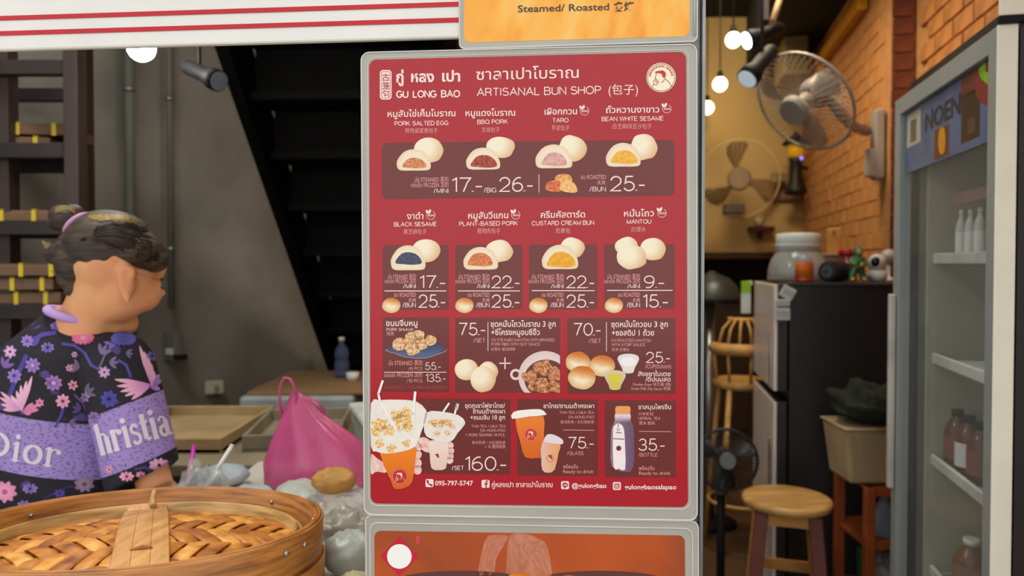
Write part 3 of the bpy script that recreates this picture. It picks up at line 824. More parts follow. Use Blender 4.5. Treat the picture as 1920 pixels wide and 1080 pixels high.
for cx in (734, 871, 1009.5, 1151):
    b = MB(); pic(b, Sm, [(cx - 17, 577), (cx - 15, 566), (cx - 6, 559), (cx + 6, 559), (cx + 15, 565), (cx + 17, 574), (cx + 12, 583), (cx + 1, 587), (cx - 10, 584)], roasted(cx + 2, 571, 16, 14), 3, 8); b.build('dish_picture', M_pic, menu, local=True)
# shumai on a plate
b = MB(); pic(b, Sm, [(729, 654), (740, 640), (756, 634), (800, 634), (818, 640), (832, 653), (818, 664), (795, 670), (765, 669), (742, 662)], lambda x, y, t: lerp((46, 54, 84), (86, 100, 134), clamp((y - 640) / 26)), 3, 7)
stroke(b, Sm, catmull([(728, 655), (742, 663), (765, 670), (795, 671), (818, 665), (833, 654)], 5)[:-5 * 1], 1.2, 4, (150, 166, 190))
for cx, cy, r in ((786, 628, 11), (770, 633, 12), (750, 645, 13), (807, 638, 11), (790, 645, 12), (774, 653, 14)):
    pic(b, Sm, ell(cx, cy, r, r * .95, 12, .3), grain((246, 218, 178), (222, 156, 96), 5, cx, (204, 120, 60)), 5, 6)
b.build('dish_picture', M_pic, menu, local=True)
b = MB()
for q, l in (((875, 693, 22, 20), 3), ((915, 697, 19, 19), 3), ((906, 711, 24, 24.5), 4)): pic(b, Sm, ell(q[0], q[1], q[2], q[3], 14, .06), doughy(q[0], q[1], q[2]), l, 7)
b.build('dish_picture', M_pic, menu, local=True)
b = MB(); CL = (855, 597, 1050, 736)
ringp(b, Sm, 967, 702, 6, 10.5, 3, 20, col=(240, 214, 210))
pic(b, Sm, ell(1022, 706, 50, 48, 20), lambda x, y, t: lerp((250, 232, 224), (226, 196, 190), clamp(t * 1.2 - .3)), 4, 7, 3, CL)
pic(b, Sm, ell(1024, 710, 41, 36, 20), flat((104, 54, 34)), 5, 4, 3, CL)
for cx, cy, r in ((1018, 688, 17), (994, 706, 15), (1016, 722, 17), (1040, 700, 15), (1042, 725, 14), (1000, 727, 9)):
    pic(b, Sm, ell(cx, cy, r, r * .85, 12, .5), grain((232, 168, 118), (188, 104, 58), 5, cx, (142, 70, 36)), 6, 6, 3, CL)
b.build('dish_picture', M_pic, menu, local=True)
b = MB()
for cx, cy, rx, ry, l in ((1084, 679, 23, 20, 3), (1129, 686, 24, 20, 4), (1091, 708, 26, 22, 5)): pic(b, Sm, ell(cx, cy, rx, ry, 14, .08), roasted(cx, cy, rx, ry), l, 8)
for cx, cy, w1, c1, c2 in ((1178, 676, 20, (236, 222, 218), (250, 240, 238)), (1153, 707, 20, (220, 200, 170), (226, 204, 66))):
    pic(b, Sm, [(cx - w1, cy - 2), (cx - w1 + 4, cy - 10), (cx, cy - 13), (cx + w1 - 4, cy - 10), (cx + w1, cy - 2), (cx + 12, cy + 14), (cx + 8, cy + 23), (cx - 8, cy + 23), (cx - 12, cy + 14)], flat(c1), 5, 5)
    pic(b, Sm, ell(cx, cy + 2, w1 - 5, 9), flat(c2), 6, 3)
    pic(b, Sm, [(cx - 9, cy + 12), (cx + 9, cy + 12), (cx + 6, cy + 22), (cx - 6, cy + 22)], flat(lerp(c2, (200, 180, 120), .25)), 6, 3)
b.build('dish_picture', M_pic, menu, local=True)
# drinks: volcano cups held by hands
b = MB(); SK = (250, 214, 200)
pic(b, Sm, [(696, 852), (706, 858), (720, 868), (728, 880), (722, 886), (706, 884), (696, 888)], grain(SK, (232, 184, 170), 10, 1), 4, 5)
for fy in (838, 852, 868, 881): pic(b, Sm, ell(783, fy, 8, 8.5), grain(SK, (236, 178, 164), 8, fy), 4, 4)
pic(b, Sm, [(712, 846), (745, 838), (779, 838), (780, 850), (776, 890), (768, 910), (742, 917), (733, 900)], lambda x, y, t: lerp((246, 132, 22), (222, 98, 18), clamp((y - 850) / 70)), 5, 7, 2)
pic(b, Sm, [(696, 756), (712, 750), (745, 749), (780, 752), (799, 768), (800, 782), (790, 810), (780, 836), (755, 846), (725, 850), (706, 846), (696, 836)], lambda x, y, t: lerp((252, 244, 232), (236, 222, 206), nz(x, y, 12)), 6, 9, 2)
for cx, cy, r in ((712, 795, 15), (705, 808, 10), (752, 790, 17), (762, 772, 12), (745, 778, 10), (766, 800, 9), (730, 805, 12), (712, 832, 9), (735, 840, 9), (762, 830, 8)):
    pic(b, Sm, ell(cx, cy, r, r * .8, 11, .6), grain((250, 222, 150), (230, 150, 60), 4, cx, (246, 240, 220)), 7, 5)
stroke(b, Sm, [(718, 714), (710, 738), (713, 752), (744, 806)], 4.2, 8, (250, 244, 240)); stroke(b, Sm, [(779, 735), (775, 775), (774, 790)], 4.6, 8, (250, 244, 240))
emblem(b, Sm, 750, 893, 15, 6, (206, 46, 38), (250, 220, 210), (250, 220, 210), False)
pic(b, Sm, [(786, 822), (798, 820), (812, 832), (810, 848), (796, 846), (786, 836)], grain(SK, (234, 180, 166), 8, 3), 4, 4)
for fy in (835, 845, 855, 863): pic(b, Sm, ell(845 - abs(fy - 845) * .1, fy, 7, 6.5), grain(SK, (236, 178, 164), 8, fy), 4, 4)
pic(b, Sm, [(806, 826), (840, 828), (838, 860), (836, 878), (822, 881), (809, 877), (806, 850)], lambda x, y, t: lerp((246, 222, 206), (236, 200, 184), clamp((y - 830) / 50)), 5, 6, 2)
pic(b, Sm, [(798, 774), (825, 771), (860, 778), (872, 790), (870, 798), (858, 812), (850, 824), (836, 830), (808, 822), (796, 810)], lambda x, y, t: lerp((250, 242, 234), (232, 214, 204), nz(x, y, 9)), 6, 7, 2)
for cx, cy, r in ((812, 791, 9), (822, 796, 9), (838, 792, 9), (848, 798, 7), (829, 790, 7), (820, 812, 6), (840, 812, 6)):
    pic(b, Sm, ell(cx, cy, r, r * .7, 11, .6), grain((248, 214, 150), (232, 150, 76), 4, cx, (246, 236, 220)), 7, 5)
stroke(b, Sm, [(842, 756), (830, 774)], 3.6, 8, (250, 242, 238)); stroke(b, Sm, [(857, 758), (853, 776)], 3.6, 8, (250, 242, 238)); stroke(b, Sm, [(858, 758), (856, 766)], 5.4, 8, (250, 242, 238))
pic(b, Sm, [(816, 851), (822, 850), (824, 858), (820, 857)], flat((170, 40, 50)), 6, 2, 1)
b.build('dish_picture', M_pic, menu, local=True)
b = MB()
pic(b, Sm, [(966, 782), (992, 782), (1019, 780), (1020, 810), (1020, 854), (1008, 858), (985, 857), (976, 830)], lambda x, y, t: lerp((240, 128, 40), (226, 100, 24), clamp((y - 790) / 60)), 4, 7, 2)
pic(b, Sm, [(963, 772), (985, 768), (1013, 767), (1023, 774), (1022, 778), (990, 781), (960, 785)], flat((252, 240, 230)), 5, 4, 2)
emblem(b, Sm, 995.5, 814.5, 12.8, 5, (214, 60, 44), (250, 220, 210), (250, 220, 210), False)
pic(b, Sm, [(1017, 828), (1050, 830), (1047, 850), (1040, 880), (1028, 886), (1017, 881), (1015, 860)], lambda x, y, t: lerp((234, 190, 170), (244, 166, 112), clamp((x - 1018) / 26)), 6, 6, 2)
pic(b, Sm, [(1020, 824), (1026, 814), (1040, 815), (1055, 824), (1055, 832), (1044, 832), (1020, 828)], flat((236, 220, 222)), 7, 4, 2)
ringp(b, Sm, 1032, 859, 6.2, 7, 7, 20, col=(214, 90, 80)); pic(b, Sm, [(1027, 853), (1034, 853), (1036, 862), (1032, 858)], flat((170, 46, 46)), 8, 2, 1)
b.build('dish_picture', M_pic, menu, local=True)
b = MB()
pic(b, Sm, [(1154, 774), (1181, 774), (1182, 788), (1188, 800), (1189, 830), (1188, 875), (1174, 885), (1147, 874), (1145, 840), (1146, 805), (1153, 788)], lambda x, y, t: lerp(lerp((150, 116, 136), (112, 82, 108), clamp((x - 1150) / 36)), (236, 214, 214), clamp((790 - y) / 8)), 4, 8, 2)
pic(b, Sm, rrect(1153.5, 761, 1182, 776, 5), flat((240, 160, 96)), 5, 3, 1)
pic(b, Sm, [(1149, 808), (1152, 798), (1158, 793), (1165, 796), (1170, 806), (1172, 840), (1172, 880), (1160, 878), (1150, 875)], flat((250, 234, 230)), 5, 4, 2)
disc(b, Sm, 1160, 840, 4.8, 6, 20, (122, 44, 52)); stroke(b, Sm, [(1150, 822), (1170, 823)], 1.6, 6, (120, 100, 100)); stroke(b, Sm, [(1155, 811), (1165, 811)], 1.4, 6, (120, 100, 100))
ringp(b, Sm, 1159, 805, 2, 2.8, 6, 10, col=(120, 90, 90)); stroke(b, Sm, [(1159, 794), (1159, 800)], 1.2, 6, (120, 60, 60))
b.build('dish_picture', M_pic, menu, local=True)

# ================================================================ UPPER AND LOWER CARDS
def mat_golden(name, stops, scale, stretch=(1, 1, 1)):
    m = bpy.data.materials.new(name); n, bs = nodes(m); bs.inputs['Roughness'].default_value = .2
    tcn = n.nodes.new('ShaderNodeTexCoord'); mp = n.nodes.new('ShaderNodeMapping'); mp.inputs['Scale'].default_value = stretch
    nzn = n.nodes.new('ShaderNodeTexNoise'); nzn.inputs['Scale'].default_value = scale; nzn.inputs['Detail'].default_value = 5; nzn.inputs['Distortion'].default_value = .8
    cr = n.nodes.new('ShaderNodeValToRGB'); e = cr.color_ramp.elements
    while len(e) < len(stops): e.new(.5)
    for i, (p, c) in enumerate(stops): e[i].position = p; e[i].color = lin(c)
    n.links.new(tcn.outputs['Object'], mp.inputs[0]); n.links.new(mp.outputs[0], nzn.inputs['Vector']); n.links.new(nzn.outputs['Fac'], cr.inputs[0]); n.links.new(cr.outputs[0], bs.inputs['Base Color'])
    return m
Su = Sheet(1082, -60, 0.004)
up = thing('poster_card', 'laminated golden orange food poster card above the red menu', 'poster', mat=Su.M)
OUTU = [(860, -330), (1308, -340), (1307, 78), (862, 92)]
sheet_slab(Su, quad_rr(OUTU, 10), .003).build('laminate', M_lam, up, local=True)
MB().tube([Su.pt(x, y, .0002) for x, y in quad_rr(OUTU, 10)], .0011, 6, closed=True).build('laminate_edge', M_lamedge, up, local=True)
fp(Su, quad_rr([(869, -320), (1294, -330), (1293, 68), (870, 80)], 13), 1).build('golden_print', mat_golden('golden_crust_print', [(.3, (206, 96, 30)), (.45, (250, 150, 30)), (.55, (255, 178, 60)), (.7, (255, 206, 110))], 7, (1.6, 1, .8)), up, local=True)
lt = MB(); T(lt, Su, 'Steamed/ Roasted', 971, 1142, 23, 12.5, 3, .012, None, 19); T(lt, Su, '炙烤', 1150, 1189, 20, 16, 3, .02, None, 19)
lt.build('caption_lettering', mat_print('brown_ink_print', .2, False, (70, 44, 40)), up, local=True)
MB().tube([Su.pt(1302, -200, .001), Su.pt(1302, 66, .001)], .0016, 6).build('clear_sleeve_edge', M_lamedge, up, local=True)

Sd = Sheet(995, 1200, 0.002)
dn = thing('poster_card', 'laminated orange poster card with white disc in red diamond below the menu', 'poster', mat=Sd.M)
OUTD = [(686, 966), (1309, 978), (1311, 1500), (688, 1500)]
sheet_slab(Sd, quad_rr(OUTD, 12), .003).build('laminate', M_lam, dn, local=True)
MB().tube([Sd.pt(x, y, .0002) for x, y in quad_rr(OUTD, 12)], .0011, 6, closed=True).build('laminate_edge', M_lamedge, dn, local=True)
MB().tube([Sd.pt(x, y, .0003) for x, y in quad_rr([(694, 980), (1298, 991), (1300, 1490), (696, 1490)], 14)], .0009, 6, closed=True).build('seal_line', M_lamedge, dn, local=True)
fp(Sd, quad_rr([(702, 995), (1284, 1004), (1287, 1480), (703, 1480)], 12), 1).build('orange_print', mat_golden('dark_orange_print', [(.3, (130, 62, 40)), (.5, (190, 82, 30)), (.7, (214, 104, 40))], 2.5), dn, local=True)
b = MB(); cx, cy = 749, 1043
dq = [(cx, cy - 37), (cx + 36, cy), (cx, cy + 37), (cx - 36, cy)]
b.add([Sd.pt(x, y, 2 * LAY) for x, y in dq], [(0, 1, 2, 3)], False, None, [lin((206, 30, 60))] * 4)
disc(b, Sd, cx, cy, 23, 3, 36, (255, 250, 242))
b.build('diamond_badge', M_pic, dn, local=True)
b = MB(); 
for i, q in enumerate((1007, 1012, 1017)): stroke(b, Sd, [(781, q), (786, q)], 3.4, 2, (230, 70, 90))
for cx, cy, rx, ry in ((975, 1090, 28, 17), (1020, 1092, 26, 15), (1066, 1094, 26, 16), (930, 1098, 28, 14)): pic(b, Sd, ell(cx, cy, rx, ry), roasted(cx, cy, rx, ry), 3, 5)
for sx in (-1, 1): pic(b, Sd, ell(995 + sx * 130, 1088, 120, 18), lambda x, y, t: (96, 56, 50), 2, 4)
b.build('small_print', M_pic, dn, local=True)
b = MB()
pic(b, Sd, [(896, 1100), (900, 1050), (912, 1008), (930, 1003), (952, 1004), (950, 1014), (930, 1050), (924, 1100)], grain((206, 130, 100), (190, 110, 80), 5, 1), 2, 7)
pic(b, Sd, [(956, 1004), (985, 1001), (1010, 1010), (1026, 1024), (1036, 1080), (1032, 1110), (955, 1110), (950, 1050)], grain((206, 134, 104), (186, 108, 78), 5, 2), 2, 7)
b.build('pale_patch', M_pic, dn, local=True)  # paler grainy patches over the orange print
# ================================================================ LEFT SIDE OF THE SHOP
def PW(px, py, off=0.0):
    k = (px - 960) / FPX; Y = -3.355 / (k - 0.486) - off
    return P(px, py, Y)
M_steel = mat('brushed_steel', (176, 176, 172), 0.3, 0.9, var=.05)
M_black = mat('black_plastic', (18, 18, 20), 0.6, var=.05, spec=.25)
M_conduit = mat('grey_conduit', (118, 122, 116), 0.5, var=.05)
M_white = mat('white_plastic', (226, 226, 220), 0.4, var=.04)
for px, lab in ((247, 'thick grey conduit running up the concrete wall, left of the thinner one'), (322, 'thin grey conduit running up the concrete wall to the switch box')):
    r = .022 if px == 247 else .014
    t_ = thing('conduit', lab, 'pipe', PW(px, 640, .06))
    a, b_ = PW(px, 650, .06), PW(px, 650, .06); a.z = 1.23 if px == 322 else 0.0; b_.z = 3.39
    MB().cyl(a, b_, r, n=12).build('pipe', M_conduit, t_)
    for z in (1.5, 2.2, 2.9): MB().cyl((a.x, a.y, z), (a.x, a.y, z + .02), r + .004, n=12).build('clip', M_steel, t_)
sw = thing('switch_box', 'small grey switch box on the concrete wall under the thin conduit', 'switch', PW(325, 650, .05))
c = PW(325, 650, .05)
MB().box((c.x, c.y, c.z), (.09, .05, .13), rz=-.45).build('box', M_conduit, sw, bevel=.006)
MB().box((c.x - .005, c.y - .03, c.z - .02), (.04, .015, .03), rz=-.45).build('rocker', M_white, sw, bevel=.003)
MB().cyl((c.x + .02, c.y - .04, c.z - .045), (c.x + .075, c.y - .02, c.z - .045), .012).build('cable_gland', M_black, sw)
c = PW(402, 726, .05); so_ = thing('wall_socket', 'cream wall socket low on the concrete wall', 'socket', c)
MB().box((c.x, c.y, c.z), (.09, .04, .068), rz=.45).build('plate', mat('cream_plastic', (206, 196, 170), .5), so_, bevel=.008)
for s_ in (-1, 1): MB().box((c.x + s_ * .02, c.y - .026, c.z), (.018, .006, .03), rz=.45).build('outlet', mat('socket_outlet_plastic', (150, 142, 122), .6), so_)  # outlets in a darker beige than the plate

# --- staircase
TA = P(402, 88, 2.8); TB = P(617, 702, 4.25)
dv = (TB - TA)
def sl(t, wd, dz=0): return TA + dv * t + Vector((math.cos(.06), -math.sin(.06), 0)) * wd + Vector((0, 0, dz))
M_stair = mat('black_painted_steel', (9, 9, 10), 0.6, spec=.15, var=.1)
M_stair2 = mat('black_stair_board', (11, 11, 12), 0.7, spec=.15, var=.15)
st = thing('staircase', 'black steel staircase seen from beneath against the concrete wall', 'stairs', (sl(1.55, 0).x, sl(1.55, 0).y, 0))
t0, t1 = -0.62, 1.5
for w0 in (0.0, 0.86):
    MB().hexa([sl(t0, w0), sl(t1, w0), sl(t1, w0 + .05), sl(t0, w0 + .05)], [sl(t0, w0, .3), sl(t1, w0, .3), sl(t1, w0 + .05, .3), sl(t0, w0 + .05, .3)]).build('stringer', M_stair, st)
N = 15
for i in range(N):
    t = t0 + .05 + (t1 - t0 - .1) * i / (N - 1)
    p = sl(t, .05, .07)
    a = Vector((math.cos(.06), -math.sin(.06), 0)); b_ = Vector((math.sin(.06), math.cos(.06), 0))
    q = [p, p + a * .81, p + a * .81 + b_ * .27, p + b_ * .27]
    MB().hexa(q, [v + Vector((0, 0, .035)) for v in q]).build('stair_tread', M_stair2, st)
    q2 = [p + b_ * .25, p + a * .81 + b_ * .25, p + a * .81 + b_ * .27, p + b_ * .27]
    dz = (sl(t0, 0).z - sl(t1, 0).z) / (N - 1) * ((t1 - t0 - .1) / (t1 - t0))
    MB().hexa([v - Vector((0, 0, dz - .03)) for v in q2], q2).build('riser', M_stair2, st)

# --- storage rack with trays
M_rack = mat('dark_stained_wood', (66, 52, 50), 0.5, var=.2, scale=12, stretch=(1, 1, .2))
M_rackl = mat('dark_stained_rail', (46, 38, 36), 0.6, var=.2)
rk = thing('storage_rack', 'tall dark wooden rack against the concrete wall', 'rack', (-1.75, 2.55, 0))
YR = 2.36
def rbox(x0, x1, z0, z1, y0, y1): return MB().box(((x0 + x1) / 2, (y0 + y1) / 2, (z0 + z1) / 2), (x1 - x0, y1 - y0, z1 - z0))
xa0, xa1 = P(131, 400, YR).x, P(158, 400, YR).x
for x0, x1, y0 in ((xa0, xa1, YR - .03), (-1.66, -1.60, YR + .02), (-1.60, -1.545, YR + .36), (-2.1, -2.04, YR - .03)):
    rbox(x0, x1, 0, 3.0, y0, y0 + .055).build('post', M_rack, rk, bevel=.003)
lev = [(2.08, 2.035), (1.822, 1.775), (1.578, 1.535), (1.314, 1.27), (1.05, 1.0), (.5, .45)]
for zt, zb in lev:
    rbox(-2.1, xa0, zb, zt, YR - .02, YR + .02).build('rail', M_rackl, rk, bevel=.002)
    rbox(-2.04, -1.56, zb, zt, YR + .36, YR + .40).build('rail', M_rackl, rk, bevel=.002)
    if zt < 2: MB().hexa([Vector(v) for v in ((-2.04, YR + .02, zt - .012), (xa0, YR + .02, zt - .012), (-1.56, YR + .36, zt - .012), (-2.04, YR + .36, zt - .012))], [Vector(v) for v in ((-2.04, YR + .02, zt), (xa0, YR + .02, zt), (-1.56, YR + .36, zt), (-2.04, YR + .36, zt))]).build('shelf_board', M_rackl, rk)
M_tray = mat('brown_tray_board', (120, 92, 70), 0.7, var=.12)
M_tape = mat('yellow_tape', (222, 192, 40), 0.5, var=.05)
def tray(x, y, z, l, d, h, rz, lab, taps, off=0):
    o = thing('tray_box', lab, 'tray', (x, y, z), rz, 'flat brown trays on the rack')
    MB().box((0, 0, h / 2), (l, d, h)).build('board', M_tray, o, bevel=.003, local=True)
    MB().box((0, 0, h + .002), (l * .96, d * .92, .004)).build('lid', M_tray, o, local=True)
    for k in range(taps):
        xx = -l / 2 + (k + .5) * l / taps + off
        MB().box((xx, -d / 2 - .001, h * .5), (.014, .003, h + .004)).box((xx, -d / 2 + .03, h + .005), (.014, .06, .002)).build('tape', M_tape, o, local=True)
    return o
tray(-1.82, YR + .16, 1.823, .62, .26, .028, .12, 'flat brown tray with yellow tape, under another on the highest loaded shelf', 7)
tray(-1.80, YR + .15, 1.862, .66, .24, .034, .16, 'flat brown tray with yellow tape, topmost on the highest loaded shelf', 6, .02)
tray(-1.78, YR + .16, 1.579, .62, .28, .032, 0, 'single flat brown tray with yellow tape on the middle shelf', 6)
for k, l_ in enumerate(('bottom', 'middle', 'top')):
    tray(-1.77 - .02 * (k % 2), YR + .17 - .01 * k, 1.315 + k * .045, .66, .3, .035, .01 * k, 'flat brown tray with yellow tape, %s of the stack of three on the rack' % l_, 7, .012 * k)

# --- hanging bulb and spot on the left
M_bulb = mat_emit('lit_bulb_glass', (255, 250, 238), 75)
M_bulbw = mat_emit('lit_warm_bulb_glass', (255, 226, 160), 9)
def pendant(p, r, m, lab, grp=None, top=3.4):
    o = thing('pendant_bulb', lab, 'light bulb', (p.x, p.y, top), 0, grp)
    MB().ball(p, (r, r, r * 1.03), 20, 14).build('bulb', m, o)
    MB().cyl((p.x, p.y, p.z + r * .9), (p.x, p.y, p.z + r * 1.9), r * .45, r * .35).build('socket', M_black, o)
    MB().cyl((p.x, p.y, p.z + r * 1.8), (p.x, p.y, top), .004, n=6).build('cord', M_black, o)
    return o
pendant(P(265, 89, 2.1), .037, M_bulb, 'bright white bulb hanging behind the striped fascia board', None, TA.z + dv.z * (2.1 - TA.y) / dv.y - .002)
def spotlight(nm, lens, tail, r, lab, up_to, mlens):
    """lens/tail: centres of the lamp's front and back"""
    o = thing(nm, lab, 'spotlight', (tail.x, tail.y, up_to.z))
    d = (tail - lens).normalized(); L_ = (tail - lens).length
    pts = [lens, lens + d * L_ * .18, lens + d * L_ * .36, lens + d * L_ * .9, tail]
    MB().tube(pts, [r * 1.15, r * 1.15, r * .82, r * .78, r * .5], 18).build('lamp_body', M_black, o)
    MB().tube([lens - d * .004, lens + d * .001], [r * 1.0, r * 1.0], 18).build('lens', mlens, o)
    m = lens + d * L_ * .55
    MB().tube([m, m + Vector((0, 0, r * 1.9)), up_to], [r * .22] * 3, 8).build('bracket', M_black, o)
    MB().box(up_to, (.05, .14, .03)).build('track_adapter', M_black, o)
    return o
M_lens = mat('pale_lens_glass', (206, 220, 232), .2, var=.1, emis=.35)
M_lensL = mat_emit('lit_lens_glass', (225, 240, 255), 14)
u_ = P(378, 90, 2.3); u_.z = 3.36
spotlight('spotlight', P(410, 152, 2.17), P(345, 123, 2.24), .028, 'black track spotlight in front of the staircase', Vector((P(375, 120, 2.21).x, 2.21, TA.z + dv.z * (2.13 - TA.y) / dv.y - .06)), mat('dim_lens_glass', (120, 136, 150), .3))

# --- chest freezer, boards, bottle behind
M_grey = mat('pale_grey_blue_plastic', (150, 160, 158), .5, var=.05)
M_wood = mat('plywood_board', (150, 118, 80), .7, var=.15, scale=6, stretch=(1, 6, 1))
z = .9
fz = thing('chest_freezer', 'pale grey chest freezer behind the pink bag', 'freezer', (-.93, 3.3, 0))
x0, x1 = P(453, 760, 3.03).x, P(659, 760, 3.03).x
rbox(x0, x1, .06, .84, 3.03, 3.6).build('body', M_grey, fz, bevel=.015)
rbox(x0 - .008, x1 + .008, .845, .9, 3.02, 3.61).build('lid', mat('pale_grey_lid', (170, 178, 176), .45), fz, bevel=.012)
rbox(x0 + .15, x1 - .15, .80, .82, 3.005, 3.03).build('handle', M_white, fz, bevel=.004)
tag(rbox(x0 + .01, -.42, .902, .914, 3.06, 3.66).build('plywood_sheet', M_wood, None, bevel=.002), 'brown plywood sheet lying on the grey chest freezer', 'board')
q = P(641, 700, 3.45)
bt = thing('water_bottle', 'clear bluish bottle standing under the dark stairs', 'bottle', (q.x, 3.45, .915))
MB().lathe([(.03, 0), (.034, .01), (.034, .07), (.028, .085), (.034, .1), (.03, .13), (.012, .155), (.012, .17)], (q.x, 3.45, .915), 16).build('bottle', mat('blue_clear_plastic', (110, 130, 180), .15, trans=.5, alpha=.6), bt)
MB().cyl((q.x, 3.45, 1.085), (q.x, 3.45, 1.1), .014).build('cap', M_white, bt)
q = P(661, 700, 3.35)
cp = thing('small_cup', 'small white cup lying beside the clear bottle', 'cup', (q.x, 3.35, .915))
MB().lathe([(.022, 0), (.03, .036), (.028, .036), (.02, .004)], (q.x, 3.35, .9145), 18).build('cup', M_white, cp)
MB().cyl((q.x, 3.35, .94), (q.x, 3.35, .946), .026).build('lid', M_white, cp)

# --- work table
M_top = mat('beige_worktop', (156, 144, 118), .5, var=.12, scale=3)
wt = thing('work_table', 'beige topped work table behind the counter', 'table', (-.85, 2.4, 0))
rbox(-1.26, -.2, .85, .888, 2.06, 2.86).build('table_top', M_top, wt, bevel=.006)
rbox(-1.22, -.25, .78, .85, 2.1, 2.82).build('apron', M_steel, wt)
for x in (-1.2, -.26):
    for y in (2.12, 2.8): MB().box((x, y, .39), (.045, .045, .78)).build('leg', M_steel, wt)
def crate(nm, lab, cat, c, d, rz, m, lidm=None, hgt=None):
    o = thing(nm, lab, cat, c, rz)
    w_, dd, h = d; t = .012
    b = MB().box((0, 0, t / 2), (w_, dd, t))
    b.build('base', m, o, local=True)
    for sx, sy in ((1, 0), (-1, 0), (0, 1), (0, -1)):
        MB().box((sx * (w_ - t) / 2, sy * (dd - t) / 2, h / 2), (t if sx else w_, t if sy else dd - 2 * t, h)).build('side_panel', m, o, bevel=.003, local=True)
    return o
crate('wooden_tray', 'shallow wooden tray on the beige work table', 'tray', (-1.04, 2.42, .889), (.38, .5, .045), 0, mat('pale_wood', (176, 150, 108), .6, var=.15, scale=6))
crate('wooden_tray', 'low grey wooden crate beside the pink bag on the work table', 'crate', (-.68, 2.40, .889), (.28, .40, .05), .12, mat('grey_wood', (146, 138, 116), .6, var=.15, scale=6))
fo = thing('foam_box', 'pale foam box with a lid behind the pink bag, right of it', 'box', (-.34, 2.30, .889), .35)
MB().box((0, 0, .04), (.26, .34, .08)).build('box', mat('pale_foam', (176, 180, 168), .8), fo, bevel=.01, local=True)
MB().box((0, 0, .092), (.28, .36, .022)).build('lid', mat('pale_foam_lid', (206, 212, 200), .8), fo, bevel=.008, local=True)
lp = P(415, 868, 1.98)

# --- front counter
M_cnt = mat('white_counter_laminate', (216, 212, 200), .4, var=.06)
cn = thing('counter', 'white front counter under the steamer', 'counter', (-.8, 1.15, 0))
MB().hexa([Vector(v) for v in ((-2.2, .84, .86), (-.215, .84, .86), (-.215, 1.46, .86), (-2.2, 1.46, .86))], [Vector(v) for v in ((-2.2, .84, .9), (-.215, .84, .9), (-.215, 1.46, .9), (-2.2, 1.46, .9))]).build('worktop', M_cnt, cn, bevel=.005)
rbox(-.70, -.215, .86, .9, 1.461, 2.05).build('worktop_wing', M_cnt, cn, bevel=.005)
rbox(-2.15, -.24, .0, .86, .88, 1.40).build('cabinet', mat('cream_counter_front', (206, 196, 176), .5), cn, bevel=.004)
rbox(-.66, -.24, .0, .86, 1.41, 2.02).build('cabinet_wing', mat('cream_counter_front', (206, 196, 176), .5), cn, bevel=.004)

# ================================================================ BAMBOO STEAMER
ST0 = Vector((-.570, 1.15, 1.050))
MS = Matrix.Translation(ST0) @ Matrix.Rotation(math.radians(-6.2), 4, 'X') @ Matrix.Rotation(math.radians(0.7), 4, 'Y')
sb_ = thing('bamboo_steamer', 'large round bamboo steamer with woven lid on the front counter', 'steamer', mat=MS)
def mat_bamboo(name, c1, c2, c3, rough=.42, sc=(3, 3, 40)):
    m = bpy.data.materials.new(name); n, b = nodes(m); b.inputs['Roughness'].default_value = rough
    tcn = n.nodes.new('ShaderNodeTexCoord'); mp = n.nodes.new('ShaderNodeMapping'); mp.inputs['Scale'].default_value = sc
    z_ = n.nodes.new('ShaderNodeTexNoise'); z_.inputs['Scale'].default_value = 4; z_.inputs['Detail'].default_value = 4
    cr = n.nodes.new('ShaderNodeValToRGB'); e = cr.color_ramp.elements; e.new(.5)
    for i, (p, c) in enumerate(((.3, c1), (.5, c2), (.72, c3))): e[i].position = p; e[i].color = lin(c)
    n.links.new(tcn.outputs['Object'], mp.inputs[0]); n.links.new(mp.outputs[0], z_.inputs['Vector']); n.links.new(z_.outputs['Fac'], cr.inputs[0]); n.links.new(cr.outputs[0], b.inputs['Base Color'])
    bp = n.nodes.new('ShaderNodeBump'); bp.inputs['Strength'].default_value = .3; bp.inputs['Distance'].default_value = .002
    n.links.new(z_.outputs['Fac'], bp.inputs['Height']); n.links.new(bp.outputs[0], b.inputs['Normal'])
    return m
MBR = mat_bamboo('bamboo_rim', (134, 80, 34), (182, 116, 52), (204, 140, 70), sc=(3, 3, 30))
MBI = mat_bamboo('bamboo_inner_hoop', (150, 118, 66), (196, 156, 92), (220, 184, 118), sc=(3, 3, 30))
MBS = [mat_bamboo('bamboo_strip_%s' % n_, a, b, c, sc=s_) for n_, a, b, c, s_ in (
    ('golden', (146, 80, 28), (202, 126, 48), (228, 160, 74), (8, 8, 8)), ('amber', (130, 72, 28), (182, 108, 44), (214, 142, 66), (8, 8, 8)), ('honey', (176, 106, 40), (228, 156, 66), (244, 186, 96), (8, 8, 8)))]
R0 = .2695
def ringmb(r0, r1, z0, z1, n=72, rnd=.0015):
    prof = [(r0, z0), (r0, z1 - rnd), (r0 + rnd, z1), (r1 - rnd, z1), (r1, z1 - rnd), (r1, z0)]
    rs = [[Vector((r * math.cos(2 * PI * j / n), r * math.sin(2 * PI * j / n), z_)) for j in range(n)] for r, z_ in prof]
    rs.append(rs[0])
    return MB().rings(rs, False, False)
ringmb(R0 - .004, R0, -.100, -.0015).build('outer_band', MBR, sb_, local=True)
ringmb(R0 - .0085, R0 - .0045, -.098, .001).build('rim_band', MBR, sb_, local=True)
ringmb(R0 - .014, R0 - .009, -.098, -.0005).build('inner_band', MBR, sb_, local=True)
ringmb(R0, R0 + .005, -.118, -.060).build('basket_band', MBR, sb_, local=True)
ringmb(R0 - .045, R0 - .040, -.05, -.020).build('hoop', MBI, sb_, local=True)
ringmb(R0 - .036, R0 - .032, -.05, -.026).build('hoop', MBI, sb_, local=True)
